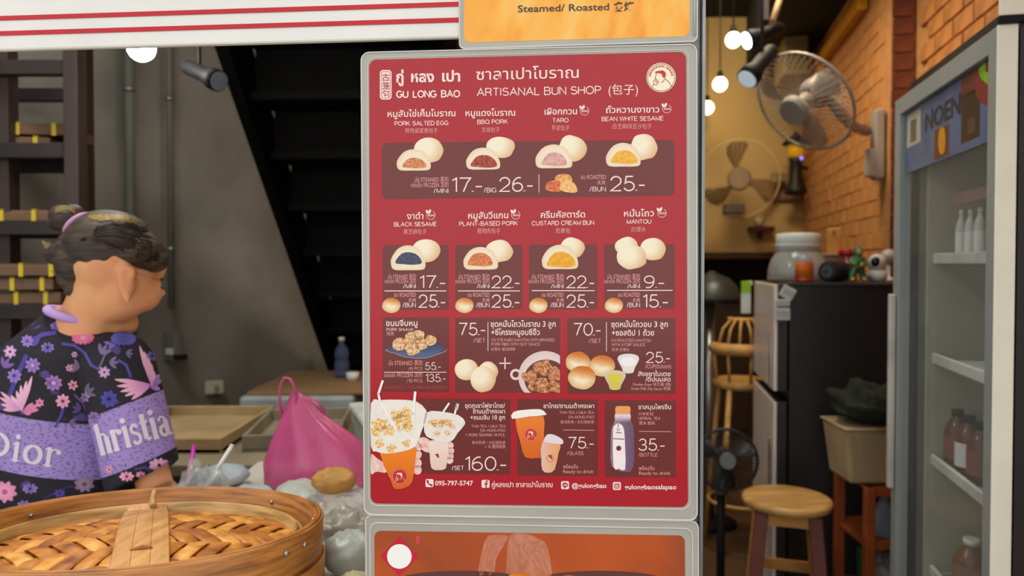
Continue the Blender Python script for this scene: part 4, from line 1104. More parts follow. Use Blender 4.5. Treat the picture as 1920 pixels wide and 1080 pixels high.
MB().cyl((0, 0, -.064), (0, 0, -.060), R0 - .012, n=48).build('backing_mat', mat_bamboo('bamboo_under_weave', (90, 56, 26), (120, 76, 34), (140, 92, 44)), sb_, local=True)
def dome(x, y):
    r2 = (x * x + y * y) / (.23 ** 2); return -.044 + .030 * (1 - r2)
W_ = .027; RW = R0 - .042
fams = []
for ang in (88, -42): fams.append((Vector((math.cos(math.radians(ang)), math.sin(math.radians(ang)))), Vector((-math.sin(math.radians(ang)), math.cos(math.radians(ang))))))
for fi in (0, 1):
    d, n_ = fams[fi]; od, on = fams[1 - fi]
    for i in range(-9, 10):
        off = i * W_
        if abs(off) > RW - .01: continue
        half = math.sqrt(RW ** 2 - off ** 2)
        pts = []; k = 0; steps = max(6, int(half * 2 / .006))
        for q_ in range(steps + 1):
            s_ = -half + 2 * half * q_ / steps
            p = d * s_ + n_ * off
            j = p.dot(on) / W_
            ph = (j + i + .5) / 4.0 if fi == 0 else (i + j + .5) / 4.0 
            v = math.sin(2 * PI * ph) * (1 if fi == 0 else -1)
            v = max(-1, min(1, v * 2.2))
            pts.append((p, dome(p.x, p.y) + .0024 * v))
        rs = []
        hw = W_ * .485
        for a, (p, z_) in enumerate(pts):
            row = []
            for u, dz in ((-1, -.0022), (-.9, -.0004), (-.45, .0006), (0, .001), (.45, .0006), (.9, -.0004), (1, -.0022), (.8, -.003), (-.8, -.003)):
                q2 = p + n_ * hw * u; row.append(Vector((q2.x, q2.y, z_ + dz)))
            rs.append(row)
        MB().rings(rs).build('bamboo_strip', MBS[(i * 7 + fi * 2) % 3], sb_, local=True)
# strap over the lid
sa_ = math.radians(114.6)
sd = Vector((math.cos(sa_), math.sin(sa_))); sn = Vector((-sd.y, sd.x))
rs = []
for q_ in range(41):
    s_ = -RW - .024 + 2 * (RW + .024) * q_ / 40
    p = sd * s_; z_ = max(dome(p.x, p.y), -.05) + .010 + (.012 if abs(s_) > RW - .01 else 0)
    row = []
    for u, dz in ((-1, -.0015), (-.97, .0006), (-.7, .0014), (-.345, .0012), (-.33, .0002), (-.315, .0014), (0, .0020), (.315, .0014), (.33, .0002), (.345, .0012), (.7, .0014), (.97, .0006), (1, -.0015)):
        q2 = p + sn * (.037 * u * (1 - .12 * q_ / 40)); row.append(Vector((q2.x, q2.y, z_ + dz)))
    row += [r_ - Vector((0, 0, .003)) for r_ in reversed(row)]
    rs.append(row)
MB().rings(rs, smooth=False).build('strap', mat_bamboo('pale_bamboo_strap', (176, 118, 58), (208, 150, 82), (226, 172, 106), sc=(14, 3, 3)), sb_, local=True)
pg = lambda r_, o_, z_: (sd.x * r_ + sn.x * o_, sd.y * r_ + sn.y * o_, z_)
MB().tube([pg(RW - .045, -.01, -.018), pg(RW - .02, -.008, -.010), pg(RW - .004, -.01, .002)], [.006, .005, .004], 8).build('peg', MBI, sb_, local=True)
MB().tube([pg(-.13, -.014, -.012), pg(-.131, 0, -.009), pg(-.13, .014, -.012)], [.002, .003, .002], 8).build('bamboo_node', MBR, sb_, local=True)
for deg, rr, zz in ((-22, R0 + .001, -.02), (-24, R0 + .001, -.055), (-12, R0 + .001, -.02), (20, R0 - .0145, -.018), (158, R0 - .0145, -.018), (200, R0 + .001, -.02), (60, R0 - .0145, -.018)):
    a = math.radians(deg)
    MB().ball((rr * math.cos(a), rr * math.sin(a), zz), .0042, 8, 6).build('nail', M_steel, sb_, local=True)

# ================================================================ BAGS AND PACKS
M_pink = mat('pink_plastic_film', (226, 96, 152), .3, var=.1, alpha=.78, bump=.6, bscale=14, coat=.2)
M_clear = mat('clear_plastic_film', (200, 202, 196), .12, var=.05, alpha=.34, bump=.8, bscale=18)
M_film = mat('white_printed_film', (194, 200, 200), .35, var=0, col2=(150, 184, 192), scale=9, bump=.5, bscale=16)
M_filmw = mat('white_film', (192, 194, 182), .35, var=0, col2=(170, 182, 172), scale=9, bump=.6, bscale=14)
def lump(name, lab, cat, px, py, Y, rx, ry, rz, m, zb=.9015, amp=.2, fr=3.0, seed=0, rot=0, group=None, flatb=True):
    c = P(px, py, Y); c.z = zb
    o = thing(name, lab, cat, c, rot, group)
    b = MB().ball((0, 0, 0), (1, 1, 1), 30, 20)
    vs = []
    for v in b.v:
        k = 1 + amp * (noise.noise(v * fr + Vector((seed, 0, 0))) + .5 * abs(noise.noise(v * fr * 2.3 + Vector((seed, 3, 0)))))
        q_ = Vector((v.x * rx * k, v.y * ry * k, (v.z * .5 + .5) * rz * 1.0 * k if flatb else v.z * rz * k))
        vs.append(q_)
    b.v = vs
    b.build('film' if 'film' in m.name else 'body', m, o, local=True)
    return o
# pink bag
pb = thing('pink_bag', 'knotted pink plastic carrier bag standing upright on the counter', 'bag', (P(590, 915, 1.85).x, 1.85, .9))
prof = [(918, 512, 700), (900, 500, 702), (860, 500, 695), (825, 512, 668), (795, 524, 628), (775, 532, 602), (758, 538, 585), (745, 543, 572), (735, 546, 562)]
rs = []
for k, (y, xa, xb) in enumerate(prof):
    a, c2 = P(xa, y, 1.85), P(xb, y, 1.85); c = (a + c2) / 2; hw = (c2.x - a.x) / 2; c.z = max(c.z, .902)
    row = []
    for j in range(40):
        t = 2 * PI * j / 40
        fold = 1 + .09 * math.sin(t * 7 + k * .35) * (1 if k else .3) + .07 * noise.noise(Vector((math.cos(t) * 2, math.sin(t) * 2, k * .5)))
        row.append(Vector((c.x + math.cos(t) * hw * fold, 1.85 + math.sin(t) * min(hw * .75, .1) * fold, c.z)))
    rs.append(row)
MB().rings(rs).build('bag_body', M_pink, pb)
def strap_loop(pts, Y, r, m, parent, nm, fl=.35):
    MB().tube([P(x, y, Y) for x, y in pts], r, 10, flat=fl).build(nm, m, parent)
strap_loop([(531, 790), (524, 755), (526, 722), (533, 708), (543, 709), (551, 722), (556, 745), (556, 765)], 1.84, [.012, .009, .008, .007, .007, .008, .009, .014], M_pink, pb, 'handle')
strap_loop([(560, 760), (575, 745), (596, 758), (610, 775)], 1.86, [.012, .010, .012, .014], M_pink, pb, 'handle')
# clear bag with straws
lump('clear_bag', 'clear crumpled plastic bag holding straws beside the person', 'bag', 378, 905, 1.53, .055, .05, .115, M_clear, amp=.35, seed=3)
for lab, pts, m in (('magenta drinking straw leaning in the clear bag', [(352, 905), (364, 836)], mat('magenta_plastic', (222, 60, 190), .35)), ('white drinking straw leaning in the clear bag', [(384, 916), (436, 834)], M_white)):
    a, c2 = P(*pts[0], 1.55), P(*pts[1], 1.6)
    o = thing('straw', lab, 'straw', a)
    MB().tube([a, c2], .0045, 10).build('tube', m, o)
    MB().tube([c2 - (c2 - a).normalized() * .004, c2 + (c2 - a).normalized() * .0003], .0047, 10).build('tip', m, o)
lump('snack_pack', 'white and pale blue printed film pack behind the steamer', 'packet', 462, 925, 1.60, .06, .07, .062, M_film, amp=.08, seed=5)
lump('snack_pack', 'flat white printed pack nearest the pink bag', 'packet', 556, 925, 1.65, .05, .075, .058, M_filmw, amp=.08, seed=6)
lump('snack_pack', 'pale pack with greenish print left behind the straws', 'packet', 420, 912, 1.82, .06, .05, .05, M_film, amp=.08, seed=8)
lump('brown_bun', 'golden brown bun lying in front of the pink bag', 'bun', 626, 925, 1.55, .046, .036, .052, mat('golden_bun_crust', (206, 152, 74), .5, var=.18, scale=14), zb=.966, amp=.1, seed=9)
lump('clear_bag', 'clear plastic bag under the golden bun', 'bag', 640, 945, 1.57, .065, .07, .066, M_clear, amp=.3, seed=10)
lump('clear_bag', 'crumpled clear and white bag right of the steamer rim', 'bag', 655, 1000, 1.43, .06, .05, .065, mat('milky_plastic_film', (190, 182, 164), .25, alpha=.7, bump=.8, bscale=16), amp=.35, seed=12)
lump('snack_pack', 'white pack with bluish print below the clear bag beside the steamer', 'packet', 655, 1060, 1.30, .045, .05, .075, M_filmw, amp=.09, seed=14)
lump('snack_pack', 'cream paper pack at the foot of the steamer beside the lower card', 'packet', 662, 1090, 1.16, .032, .04, .06, mat('cream_paper_pack', (196, 182, 146), .6, var=.05), amp=.08, seed=15)
# ================================================================ PERSON
def solid_mesh(mb, voxel, smooth=6, fac=.6):
    """fuse overlapping volumes into one continuous surface, in world coordinates"""
    me = mb.mesh('fuse'); o = bpy.data.objects.new('fuse', me); COL.objects.link(o)
    md = o.modifiers.new('r', 'REMESH'); md.mode = 'VOXEL'; md.voxel_size = voxel
    md = o.modifiers.new('s', 'SMOOTH'); md.iterations = smooth; md.factor = fac
    dg = bpy.context.evaluated_depsgraph_get(); dg.update()
    r = bpy.data.meshes.new_from_object(o.evaluated_get(dg))
    bpy.data.objects.remove(o)
    return r
def place_mesh(me, name, m, parent):
    me.transform(wm(parent).inverted()); me.polygons.foreach_set('use_smooth', [True] * len(me.polygons))
    me.materials.clear(); me.materials.append(m)
    o = bpy.data.objects.new(name, me); COL.objects.link(o); o.parent = parent; WM[o.name] = wm(parent).copy()
    me.update(); return o
def bvh_of(me): return BVHTree.FromPolygons([v.co.copy() for v in me.vertices], [tuple(p.vertices) for p in me.polygons])

YB = 1.70
person = thing('person', 'person in a black and lavender floral t-shirt, hair in a bun, back turned', 'person', (-.96, 1.74, 0))
M_skin = mat('skin', (238, 176, 124), .5, var=.06, scale=9, sub=.12, col2=(226, 154, 110))
def Q(px, py, Y=YB): return P(px, py, Y)
body = MB()
# torso, pelvis, legs (kept slimmer than the clothes)
trs = []
for y_, hx_, dp_ in ((575, .05, .045), (600, .085, .055), (640, .115, .07), (720, .14, .08), (850, .13, .085), (960, .13, .09)):
    c_ = Q(140 if y_ < 700 else 120, y_, 1.71); trs.append([Vector((c_.x + hx_ * math.cos(t), 1.715 + dp_ * math.sin(t), c_.z)) for t in [2 * PI * j / 24 for j in range(24)]])
body.rings(trs)
hip = Q(150, 960, 1.72)
body.ball((hip.x, 1.72, .86), (.165, .115, .13))
for s_ in (-1, 1):
    hx = hip.x + s_ * .085
    body.tube([(hx, 1.72, .86), (hx + s_ * .01, 1.73, .48), (hx + s_ * .012, 1.72, .28), (hx + s_ * .012, 1.74, .08)], [.088, .058, .052, .036], 14)
    body.ball((hx + s_ * .014, 1.78, .04), (.042, .115, .038))
# neck and head
body.tube([Q(160, 640, 1.70), Q(178, 585, 1.69), Q(200, 530, 1.67), Q(208, 500, 1.66)], [.085, .066, .064, .066], 18)
body.ball(Q(212, 480, 1.66), (.094, .082, .090))
Rj = Matrix.Rotation(math.radians(30), 4, 'Y')
body.ball(Q(238, 538, 1.665), (.060, .064, .088), R=Rj)
body.ball(Q(230, 606, 1.70), (.034, .040, .030))
body.ball(Q(270, 548, 1.68), (.036, .05, .044))
body.ball(Q(270, 500, 1.69), (.045, .06, .045))
FU = Vector((.60, .78, -.22)).normalized(); FV = Vector((.79, -.61, 0)).normalized(); FC = Q(232, 530, 1.668)
body.tube([FC + FU * .070 + Vector((0, 0, .018)), FC + FU * .090 + Vector((0, 0, -.014))], [.009, .012], 10)      # nose tip, turned away

# ear
ec = Q(238, 528, 1.592)
body.tube([ec + Vector(v) for v in ((-.004, .004, -.036), (-.013, .002, -.012), (-.015, 0, .014), (-.004, 0, .034), (.010, .002, .030), (.014, .006, .010))], [.008, .008, .008, .008, .008, .006], 10)
body.ball(ec + Vector((-.002, .012, -.004)), (.014, .014, .03))
body.ball(ec + Vector((-.001, .004, -.038)), (.009, .008, .011))
# arms
def arm(sh, el, wr_, side):
    body.tube([sh, sh.lerp(el, .5), el], [.038, .040, .037], 14)
    body.tube([el, el.lerp(wr_, .4), wr_], [.038, .034, .024], 14)
    d = (wr_ - el).normalized(); up = Vector((0, 0, 1)); lat = d.cross(up).normalized()
    pc = wr_ + d * .05
    body.tube([wr_, wr_ + d * .045, wr_ + d * .085], [.024, .034, .032], 12, flat=.5)
    for k, (o_, L_) in enumerate(((-.027, .06), (-.009, .075), (.009, .07), (.026, .055))):
        a = wr_ + d * .075 + lat * o_
        body.tube([a, a + d * L_ * .5 + Vector((0, 0, -.004)), a + d * L_ + Vector((0, 0, -.022))], [.009, .0085, .007], 8)
    a = wr_ + d * .02 - lat * .024 * side
    body.tube([a, a + d * .03 - lat * .026 * side, a + d * .062 - lat * .03 * side + Vector((0, 0, -.008))], [.012, .011, .008], 8)
arm(Q(225, 690, 1.63), Q(292, 915, 1.60), Vector((-.85, 1.80, .905)), 1)
arm(Q(-20, 700, 1.76), Vector((-1.30, 1.78, 1.0)), Vector((-1.16, 1.90, .93)), -1)
bme = solid_mesh(body, .0062, 9)
place_mesh(bme, 'body', M_skin, person)
BT = bvh_of(bme); FO = wm(person).translation
def on_face(v_, z_):
    h = BT.ray_cast(FC - FO + FU * .3 + FV * v_ + Vector((0, 0, z_)), -FU); return (h[0] + FO) if h[0] is not None else FC + FU * .08
for s_ in (-1, 1):
    MB().tube([on_face(s_ * .030 + k * .009, .004 - .003 * (1 - abs(k) / 2)) for k in (-1.6, -.8, 0, .8, 1.6)], [.001, .002, .0026, .002, .001], 6).build('closed_eyelid', mat('dark_lash', (40, 28, 24), .6), person)
    MB().tube([on_face(s_ * .031 + k * .009, .024 - .003 * k * k * .5) for k in (-1.8, -.6, .6, 1.8)], [.001, .0024, .0024, .001], 6).build('eyebrow', mat('dark_brow', (56, 40, 32), .8), person)
MB().tube([on_face(k * .009, -.052 - .0016 * k * k) for k in (-2, -1, 0, 1, 2)], [.001, .0036, .0042, .0036, .001], 8).build('lips', mat('lip_skin', (196, 110, 100), .5), person)
# trousers
tr = MB(); tr.ball((hip.x, 1.72, .86), (.18, .13, .15))
for s_ in (-1, 1):
    hx = hip.x + s_ * .085
    tr.tube([(hx, 1.72, .87), (hx + s_ * .01, 1.73, .48), (hx + s_ * .012, 1.74, .10)], [.104, .08, .062], 16)
place_mesh(solid_mesh(tr, .01, 4), 'trousers', mat('dark_trouser_cloth', (40, 40, 48), .9), person)

# shirt torso
sh_ = MB()
rows = [(588, 100, 192, .055, 1.695), (606, 76, 232, .075, 1.70), (628, 48, 258, .095, 1.70), (660, 10, 262, .115, 1.70), (700, -24, 262, .13, 1.705), (760, -46, 252, .14, 1.71), (840, -38, 246, .14, 1.71), (900, -36, 246, .138, 1.705), (980, -40, 252, .14, 1.70), (1080, -48, 258, .145, 1.70)]
rs = []
for y, xa, xb, dp, yc in rows:
    a, b_ = Q(xa, y, yc), Q(xb, y, yc); c = (a + b_) / 2; hw = (b_.x - a.x) / 2
    rs.append([Vector((c.x + hw * math.cos(t), yc + dp * math.sin(t) * (1 if math.sin(t) > 0 else .9), c.z - .012 * math.cos(t) * (1 if y < 700 else 0))) for t in [2 * PI * j / 40 for j in range(40)]])
sh_.rings(rs[::-1])
s0, s1 = Q(214, 668, 1.64), Q(274, 915, 1.60)
sm_ = solid_mesh(sh_, .008, 6)
def mat_shirt(name, band_n, d0, d1):
    """black floral cloth with a dotted lavender band; band where d0 < p.n < d1 (object space, anchored at the person's base)"""
    m = bpy.data.materials.new(name); n, b = nodes(m); b.inputs['Roughness'].default_value = .75
    N_ = n.nodes; Lk = n.links.new
    tcn = N_.new('ShaderNodeTexCoord')
    wv = N_.new('ShaderNodeTexNoise'); wv.inputs['Scale'].default_value = 14; wv.inputs['Detail'].default_value = 2
    Lk(tcn.outputs['Object'], wv.inputs['Vector'])
    mixv = N_.new('ShaderNodeMixRGB'); mixv.inputs[0].default_value = .06
    Lk(tcn.outputs['Object'], mixv.inputs[1]); Lk(wv.outputs['Color'], mixv.inputs[2])
    vo = N_.new('ShaderNodeTexVoronoi'); vo.inputs['Scale'].default_value = 20; Lk(mixv.outputs[0], vo.inputs['Vector'])
    cr = N_.new('ShaderNodeValToRGB'); e = cr.color_ramp.elements; e[0].position = .18; e[0].color = lin((84, 62, 128)); e[1].position = .25; e[1].color = lin((24, 20, 34))
    Lk(vo.outputs['Distance'], cr.inputs[0])
    dp = N_.new('ShaderNodeVectorMath'); dp.operation = 'DOT_PRODUCT'; dp.inputs[1].default_value = band_n
    Lk(tcn.outputs['Object'], dp.inputs[0])
    def mth(op, a, v, b2=None):
        q = N_.new('ShaderNodeMath'); q.operation = op; Lk(a, q.inputs[0])
        if b2 is not None: Lk(b2, q.inputs[1])
        else: q.inputs[1].default_value = v
        return q.outputs[0]
    val = dp.outputs['Value']
    inb = mth('MULTIPLY', mth('GREATER_THAN', val, d0), 0, mth('LESS_THAN', val, d1))
    ino = mth('MULTIPLY', mth('GREATER_THAN', val, d0 - .007), 0, mth('LESS_THAN', val, d1 + .007))
    vd = N_.new('ShaderNodeTexVoronoi'); vd.inputs['Scale'].default_value = 110; mp = N_.new('ShaderNodeMapping'); mp.inputs['Scale'].default_value = (1, 1, 1.9)
    Lk(tcn.outputs['Object'], mp.inputs[0]); Lk(mp.outputs[0], vd.inputs['Vector'])
    c2 = N_.new('ShaderNodeValToRGB'); e = c2.color_ramp.elements; e[0].position = .22; e[0].color = lin((112, 88, 156)); e[1].position = .42; e[1].color = lin((162, 138, 202))
    Lk(vd.outputs['Distance'], c2.inputs[0])
    m1 = N_.new('ShaderNodeMixRGB'); Lk(ino, m1.inputs[0]); Lk(cr.outputs[0], m1.inputs[1]); m1.inputs[2].default_value = lin((22, 18, 28))
    m2 = N_.new('ShaderNodeMixRGB'); Lk(inb, m2.inputs[0]); Lk(m1.outputs[0], m2.inputs[1]); Lk(c2.outputs[0], m2.inputs[2])
    Lk(m2.outputs[0], b.inputs['Base Color'])
    nb = N_.new('ShaderNodeTexNoise'); nb.inputs['Scale'].default_value = 7; nb.inputs['Detail'].default_value = 2; Lk(tcn.outputs['Object'], nb.inputs['Vector'])
    bp = N_.new('ShaderNodeBump'); bp.inputs['Strength'].default_value = .5; bp.inputs['Distance'].default_value = .02; Lk(nb.outputs['Fac'], bp.inputs['Height']); Lk(bp.outputs[0], b.inputs['Normal'])
    return m
org = wm(person).translation
def bandplane(pa, pb, pc_, Y):
    """plane normal and offsets from pixels: pa-pb along the band's upper edge, pc_ on its lower edge"""
    a, b_, c = Q(*pa, Y) - org, Q(*pb, Y) - org, Q(*pc_, Y) - org
    u = (b_ - a).normalized(); n = Vector((-u.z, 0, u.x)); 
    return n, c.dot(n), a.dot(n)
n1, lo1, hi1 = bandplane((0, 777), (170, 808), (100, 902), 1.58)
shirt = place_mesh(sm_, 'shirt', mat_shirt('floral_shirt_cloth', n1, lo1, hi1), person)
# sleeve
sv = MB(); ax_ = (s1 - s0)
e1 = ax_.normalized(); e2 = Vector((1, 0, 0)) - e1 * e1.x; e2.normalize(); e3 = e1.cross(e2)
rs = []
for k, (t, r) in enumerate(((-.16, .035), (-.08, .062), (.05, .078), (.3, .079), (.6, .078), (.85, .078), (.93, .078))):
    c = s0 + ax_ * t
    rs.append([c + (e2 * math.cos(a) * 1.0 + e3 * math.sin(a) * .92) * r * (1 + .02 * math.sin(3 * a + k)) + e1 * (.018 * math.cos(a) * -1 if t > .9 else 0) for a in [2 * PI * j / 36 for j in range(36)]])
sv.rings(rs)
svm = solid_mesh(sv, .0065, 3)
n2, lo2, hi2 = bandplane((180, 779), (303, 731), (270, 867), 1.54)
sleeve = place_mesh(svm, 'sleeve', mat_shirt('floral_sleeve_cloth', n2, lo2, hi2), person)
# far sleeve
sv2 = MB(); sv2.tube([Q(10, 690, 1.76), Q(-60, 760, 1.77), Q(-95, 850, 1.78)], [.07, .082, .08], 24)
place_mesh(solid_mesh(sv2, .009, 4), 'sleeve', MATS.setdefault('x', shirt.data.materials[0]), person)
# collar
cl = []
cc = Q(150, 597, 1.695)
for j in range(28):
    a = 2 * PI * j / 28
    cl.append(cc + Vector((math.cos(a) * .062 + .002, math.sin(a) * .071, .004 - .018 * math.cos(a) + .006 * math.sin(a) * -1)))
MB().tube(cl, .010, 8, closed=True).build('collar', mat('lavender_collar_cloth', (196, 162, 226), .8, var=.05), person)

# printed decals following the cloth
TREES = [bvh_of(sleeve.data), bvh_of(shirt.data)]
def drape(px, py, off=.0016):
    o = CAM - org; d = ray(px, py).normalized(); best = None
    for tr_ in TREES:
        h = tr_.ray_cast(o, d)
        if h[0] is not None and (best is None or h[3] < best[1]): best = (h[0], h[3], h[1])
    if best is None: return None
    nrm = best[2]
    if nrm.dot(d) > 0: nrm = -nrm
    return best[0] + nrm * off
class Cloth:
    def __init__(s): pass
    def pt(s, x, y, lay=0.0):
        p = drape(x, y, .0010 + lay * 1.6)
        return p if p is not None else Vector((1e9, 0, 0))
CLO = Cloth()
def flush(mb, name, m):
    """drop faces that miss the cloth or bridge a fold"""
    f2 = [];s2 = []
    for f, s_ in zip(mb.f, mb.sm):
        ps = [mb.v[i] for i in f]
        if any(p.x > 1e6 for p in ps): continue
        if max((a - b).length for a in ps for b in ps) > .05: continue
        f2.append(f); s2.append(s_)
    if not f2: return
    used = sorted({i for f in f2 for i in f}); mp = {i: k for k, i in enumerate(used)}
    mb.v = [mb.v[i] for i in used]
    if mb.c is not None: mb.c = [mb.c[i] for i in used]
    mb.f = [tuple(mp[i] for i in f) for f in f2]; mb.sm = s2
    return mb.build(name, m, person, local=True)
M_cprint = mat_print('cloth_print_ink', .8)
M_cprint.node_tree.nodes['Principled BSDF'].inputs['Specular IOR Level'].default_value = .2
def petal_flower(cx, cy, r, n, c1, c2, core=None, squash=1.0):
    mb = MB()
    for k in range(n):
        a = 2 * PI * k / n + .3 * cx
        dx, dy = math.cos(a), math.sin(a) * squash
        o = [(cx + dx * r * .15, cy + dy * r * .15), (cx + dx * r * .6 - dy * r * .26, cy + dy * r * .6 + dx * r * .26), (cx + dx * r, cy + dy * r), (cx + dx * r * .6 + dy * r * .26, cy + dy * r * .6 - dx * r * .26)]
        pic(mb, CLO, o, lambda x, y, t: lerp(c1, c2, clamp(math.hypot(x - cx, y - cy) / r)), 1, 2, 2)
    if core: pic(mb, CLO, ell(cx, cy, r * .25, r * .25 * squash, 8), flat(core), 2, 2, 1)
    flush(mb, 'printed_flower', M_cprint)
PK, PK2, PU, PU2, BL_, LV = (232, 130, 172), (244, 188, 208), (120, 90, 170), (168, 136, 204), (70, 66, 150), (150, 140, 190)
for cx, cy, r, n, c1, c2, core, sq in (
    (156, 634, 22, 13, PK, (220, 110, 156), (240, 160, 190), .6), (62, 685, 15, 8, PU, PU2, (200, 160, 210), 1), (101, 718, 17, 9, PU, (190, 140, 200), (220, 170, 210), .9),
    (118, 752, 14, 8, PK, PK2, None, 1), (137, 722, 10, 6, PK, PK2, None, 1), (205, 748, 17, 8, BL_, (88, 84, 170), None, 1), (231, 636, 24, 14, BL_, (112, 106, 180), (90, 80, 150), .55),
    (196, 698, 12, 7, PK2, PU2, None, 1), (28, 705, 14, 8, PU, PU2, None, 1), (10, 922, 24, 9, PK2, PK, (210, 100, 140), .9), (57, 916, 15, 8, PU, PU2, None, .7), (112, 925, 12, 7, PU, BL_, None, .8),
    (158, 908, 20, 8, (190, 160, 180), (150, 120, 150), (120, 90, 120), .8), (238, 893, 14, 8, PK, PK2, None, .7), (264, 890, 10, 7, PK2, PK, None, .7), (298, 872, 20, 9, PK2, (206, 150, 200), None, .7),
    (52, 640, 12, 8, PU, PU2, None, 1), (90, 652, 13, 8, BL_, PU2, None, .8), (20, 660, 13, 7, PK2, PU2, None, 1), (176, 782, 11, 7, PU, PU2, None, 1), (160, 745, 10, 6, (150, 120, 150), PU2, None, 1), (284, 668, 12, 8, BL_, PU2, None, .8), (46, 948, 14, 8, PU, PU2, None, .8), (130, 690, 7, 6, PK, PK2, None, 1), (206, 880, 8, 6, PK, PK2, None, 1), (108, 612, 14, 8, BL_, PU2, None, .6), (75, 755, 9, 6, PK2, PK, None, 1), (140, 665, 6, 6, PU2, PK2, None, 1)):
    petal_flower(cx, cy, r, n, c1, c2, core, sq)
def branch(pts, w, c):
    mb = MB(); p = []
    for a, b_ in zip(pts, pts[1:]):
        for k in range(5): p.append((a[0] + (b_[0] - a[0]) * k / 5, a[1] + (b_[1] - a[1]) * k / 5))
    p.append(pts[-1])
    for i, (a, b_) in enumerate(zip(p, p[1:])): stroke(mb, CLO, [a, b_], w, 1, c)
    flush(mb, 'printed_branch', M_cprint)
for pts, w, c in (([(118, 645), (140, 648), (160, 662), (172, 685), (186, 692)], 5, (92, 84, 160)), ([(222, 676), (236, 684), (245, 706)], 5, (92, 84, 160)), ([(60, 640), (80, 628), (104, 624)], 8, (86, 74, 150)), ([(20, 740), (28, 716), (40, 690), (50, 668)], 9, (84, 72, 146)),
    ([(186, 692), (196, 668), (206, 655)], 3, (120, 110, 150)), ([(140, 740), (156, 756), (168, 790)], 3, (120, 100, 140)), ([(104, 800), (116, 776), (120, 760)], 5, (84, 80, 160)), ([(60, 960), (90, 930), (130, 912), (160, 915)], 3, (70, 60, 110)), ([(254, 880), (272, 876), (284, 884)], 4, (84, 72, 146))):
    branch(pts, w, c)
def leafs(cx, cy, a0, ln, c, n=3):
    mb = MB()
    for k in range(n):
        a = math.radians(a0 + (k - (n - 1) / 2) * 38); d = (math.cos(a), math.sin(a))
        o = [(cx, cy), (cx + d[0] * ln * .5 - d[1] * ln * .18, cy + d[1] * ln * .5 + d[0] * ln * .18), (cx + d[0] * ln, cy + d[1] * ln), (cx + d[0] * ln * .5 + d[1] * ln * .18, cy + d[1] * ln * .5 - d[0] * ln * .18)]
        pic(mb, CLO, o, flat(c), 1, 2, 2)
    flush(mb, 'printed_leaf', M_cprint)
for cx, cy, a, ln, c in ((190, 665, -60, 22, (126, 110, 146)), (150, 690, 200, 20, (140, 110, 150)), (160, 738, -30, 22, (110, 96, 120)), (152, 768, 200, 18, (96, 78, 130)), (176, 772, 70, 16, (120, 96, 120)), (100, 716, 160, 16, (104, 78, 140)), (66, 650, -100, 20, (86, 78, 150)), (8, 690, -60, 22, (120, 96, 160)), (205, 680, 0, 18, (130, 110, 150)), (130, 790, 20, 16, (120, 100, 140)), (236, 662, 10, 14, (110, 104, 150))):
    leafs(cx, cy, a, ln, c)
def wing(base, tips, c1, c2, w):
    mb = MB()
    for tx, ty in tips:
        dx, dy = tx - base[0], ty - base[1]; L_ = math.hypot(dx, dy); nx, ny = -dy / L_ * w, dx / L_ * w
        o = [(base[0] + nx * .3, base[1] + ny * .3), (base[0] + dx * .6 + nx, base[1] + dy * .6 + ny), (tx + nx * .3, ty + ny * .3), (tx - nx * .3, ty - ny * .3), (base[0] + dx * .6 - nx, base[1] + dy * .6 - ny), (base[0] - nx * .3, base[1] - ny * .3)]
        pic(mb, CLO, o, lambda x, y, t: lerp(c1, c2, clamp(math.hypot(x - base[0], y - base[1]) / L_)), 1, 4, 2)
    flush(mb, 'printed_bird', M_cprint)
wing((284, 722), ((262, 652), (270, 662), (277, 672), (283, 684), (288, 698)), (214, 150, 200), (242, 192, 212), 4.2)
wing((282, 722), ((218, 712), (222, 724), (228, 734), (236, 742), (248, 748)), (206, 140, 200), (244, 186, 206), 4.4)
wing((280, 724), ((300, 700), (304, 712), (298, 730)), (130, 90, 190), (190, 150, 220), 5)
wing((42, 768), ((60, 708), (50, 716), (40, 724), (32, 734), (22, 742)), (220, 160, 200), (244, 196, 210), 4)
wing((40, 768), ((4, 736), (2, 746), (4, 758), (8, 768)), (206, 140, 200), (240, 180, 206), 4)
wing((44, 772), ((62, 756), (74, 758), (72, 768), (58, 776)), (200, 120, 170), (236, 140, 180), 4)
wing((216, 648), ((196, 642), (204, 652)), (110, 100, 180), (130, 120, 190), 3)
def cloth_text(s, x0, x1, yb0, yb1, h, col, bold=.02, name='shirt_lettering'):
    vs, fs = text_mesh(s, bold)
    bm = bmesh.new(); V = [bm.verts.new(v) for v in vs]
    for f in fs:
        try: bm.faces.new([V[i] for i in f])
        except ValueError: pass
    for _ in range(3):
        es = [e for e in bm.edges if e.calc_length() > .12]
        if not es: break
        bmesh.ops.subdivide_edges(bm, edges=es, cuts=1); bmesh.ops.triangulate(bm, faces=bm.faces)
    xs = [v.co.x for v in bm.verts]; a, b_ = min(xs), max(xs); k = (x1 - x0) / (b_ - a); sy = h / ref_h('H'); sl_ = (yb1 - yb0) / (x1 - x0)
    bm.verts.index_update(); out = []
    for v in bm.verts:
        u = (v.co.x - a) * k; w_ = v.co.y * sy
        L_ = math.hypot(1, sl_)
        out.append(CLO.pt(x0 + u + w_ * sl_ / L_ * .9, yb0 + u * sl_ - w_, 2 * LAY))
    fs2 = [tuple(v.index for v in f.verts) for f in bm.faces]; bm.free()
    mb = MB(); mb.add(out, fs2, False, None, [lin(col)] * len(out)); return flush(mb, name, M_cprint)
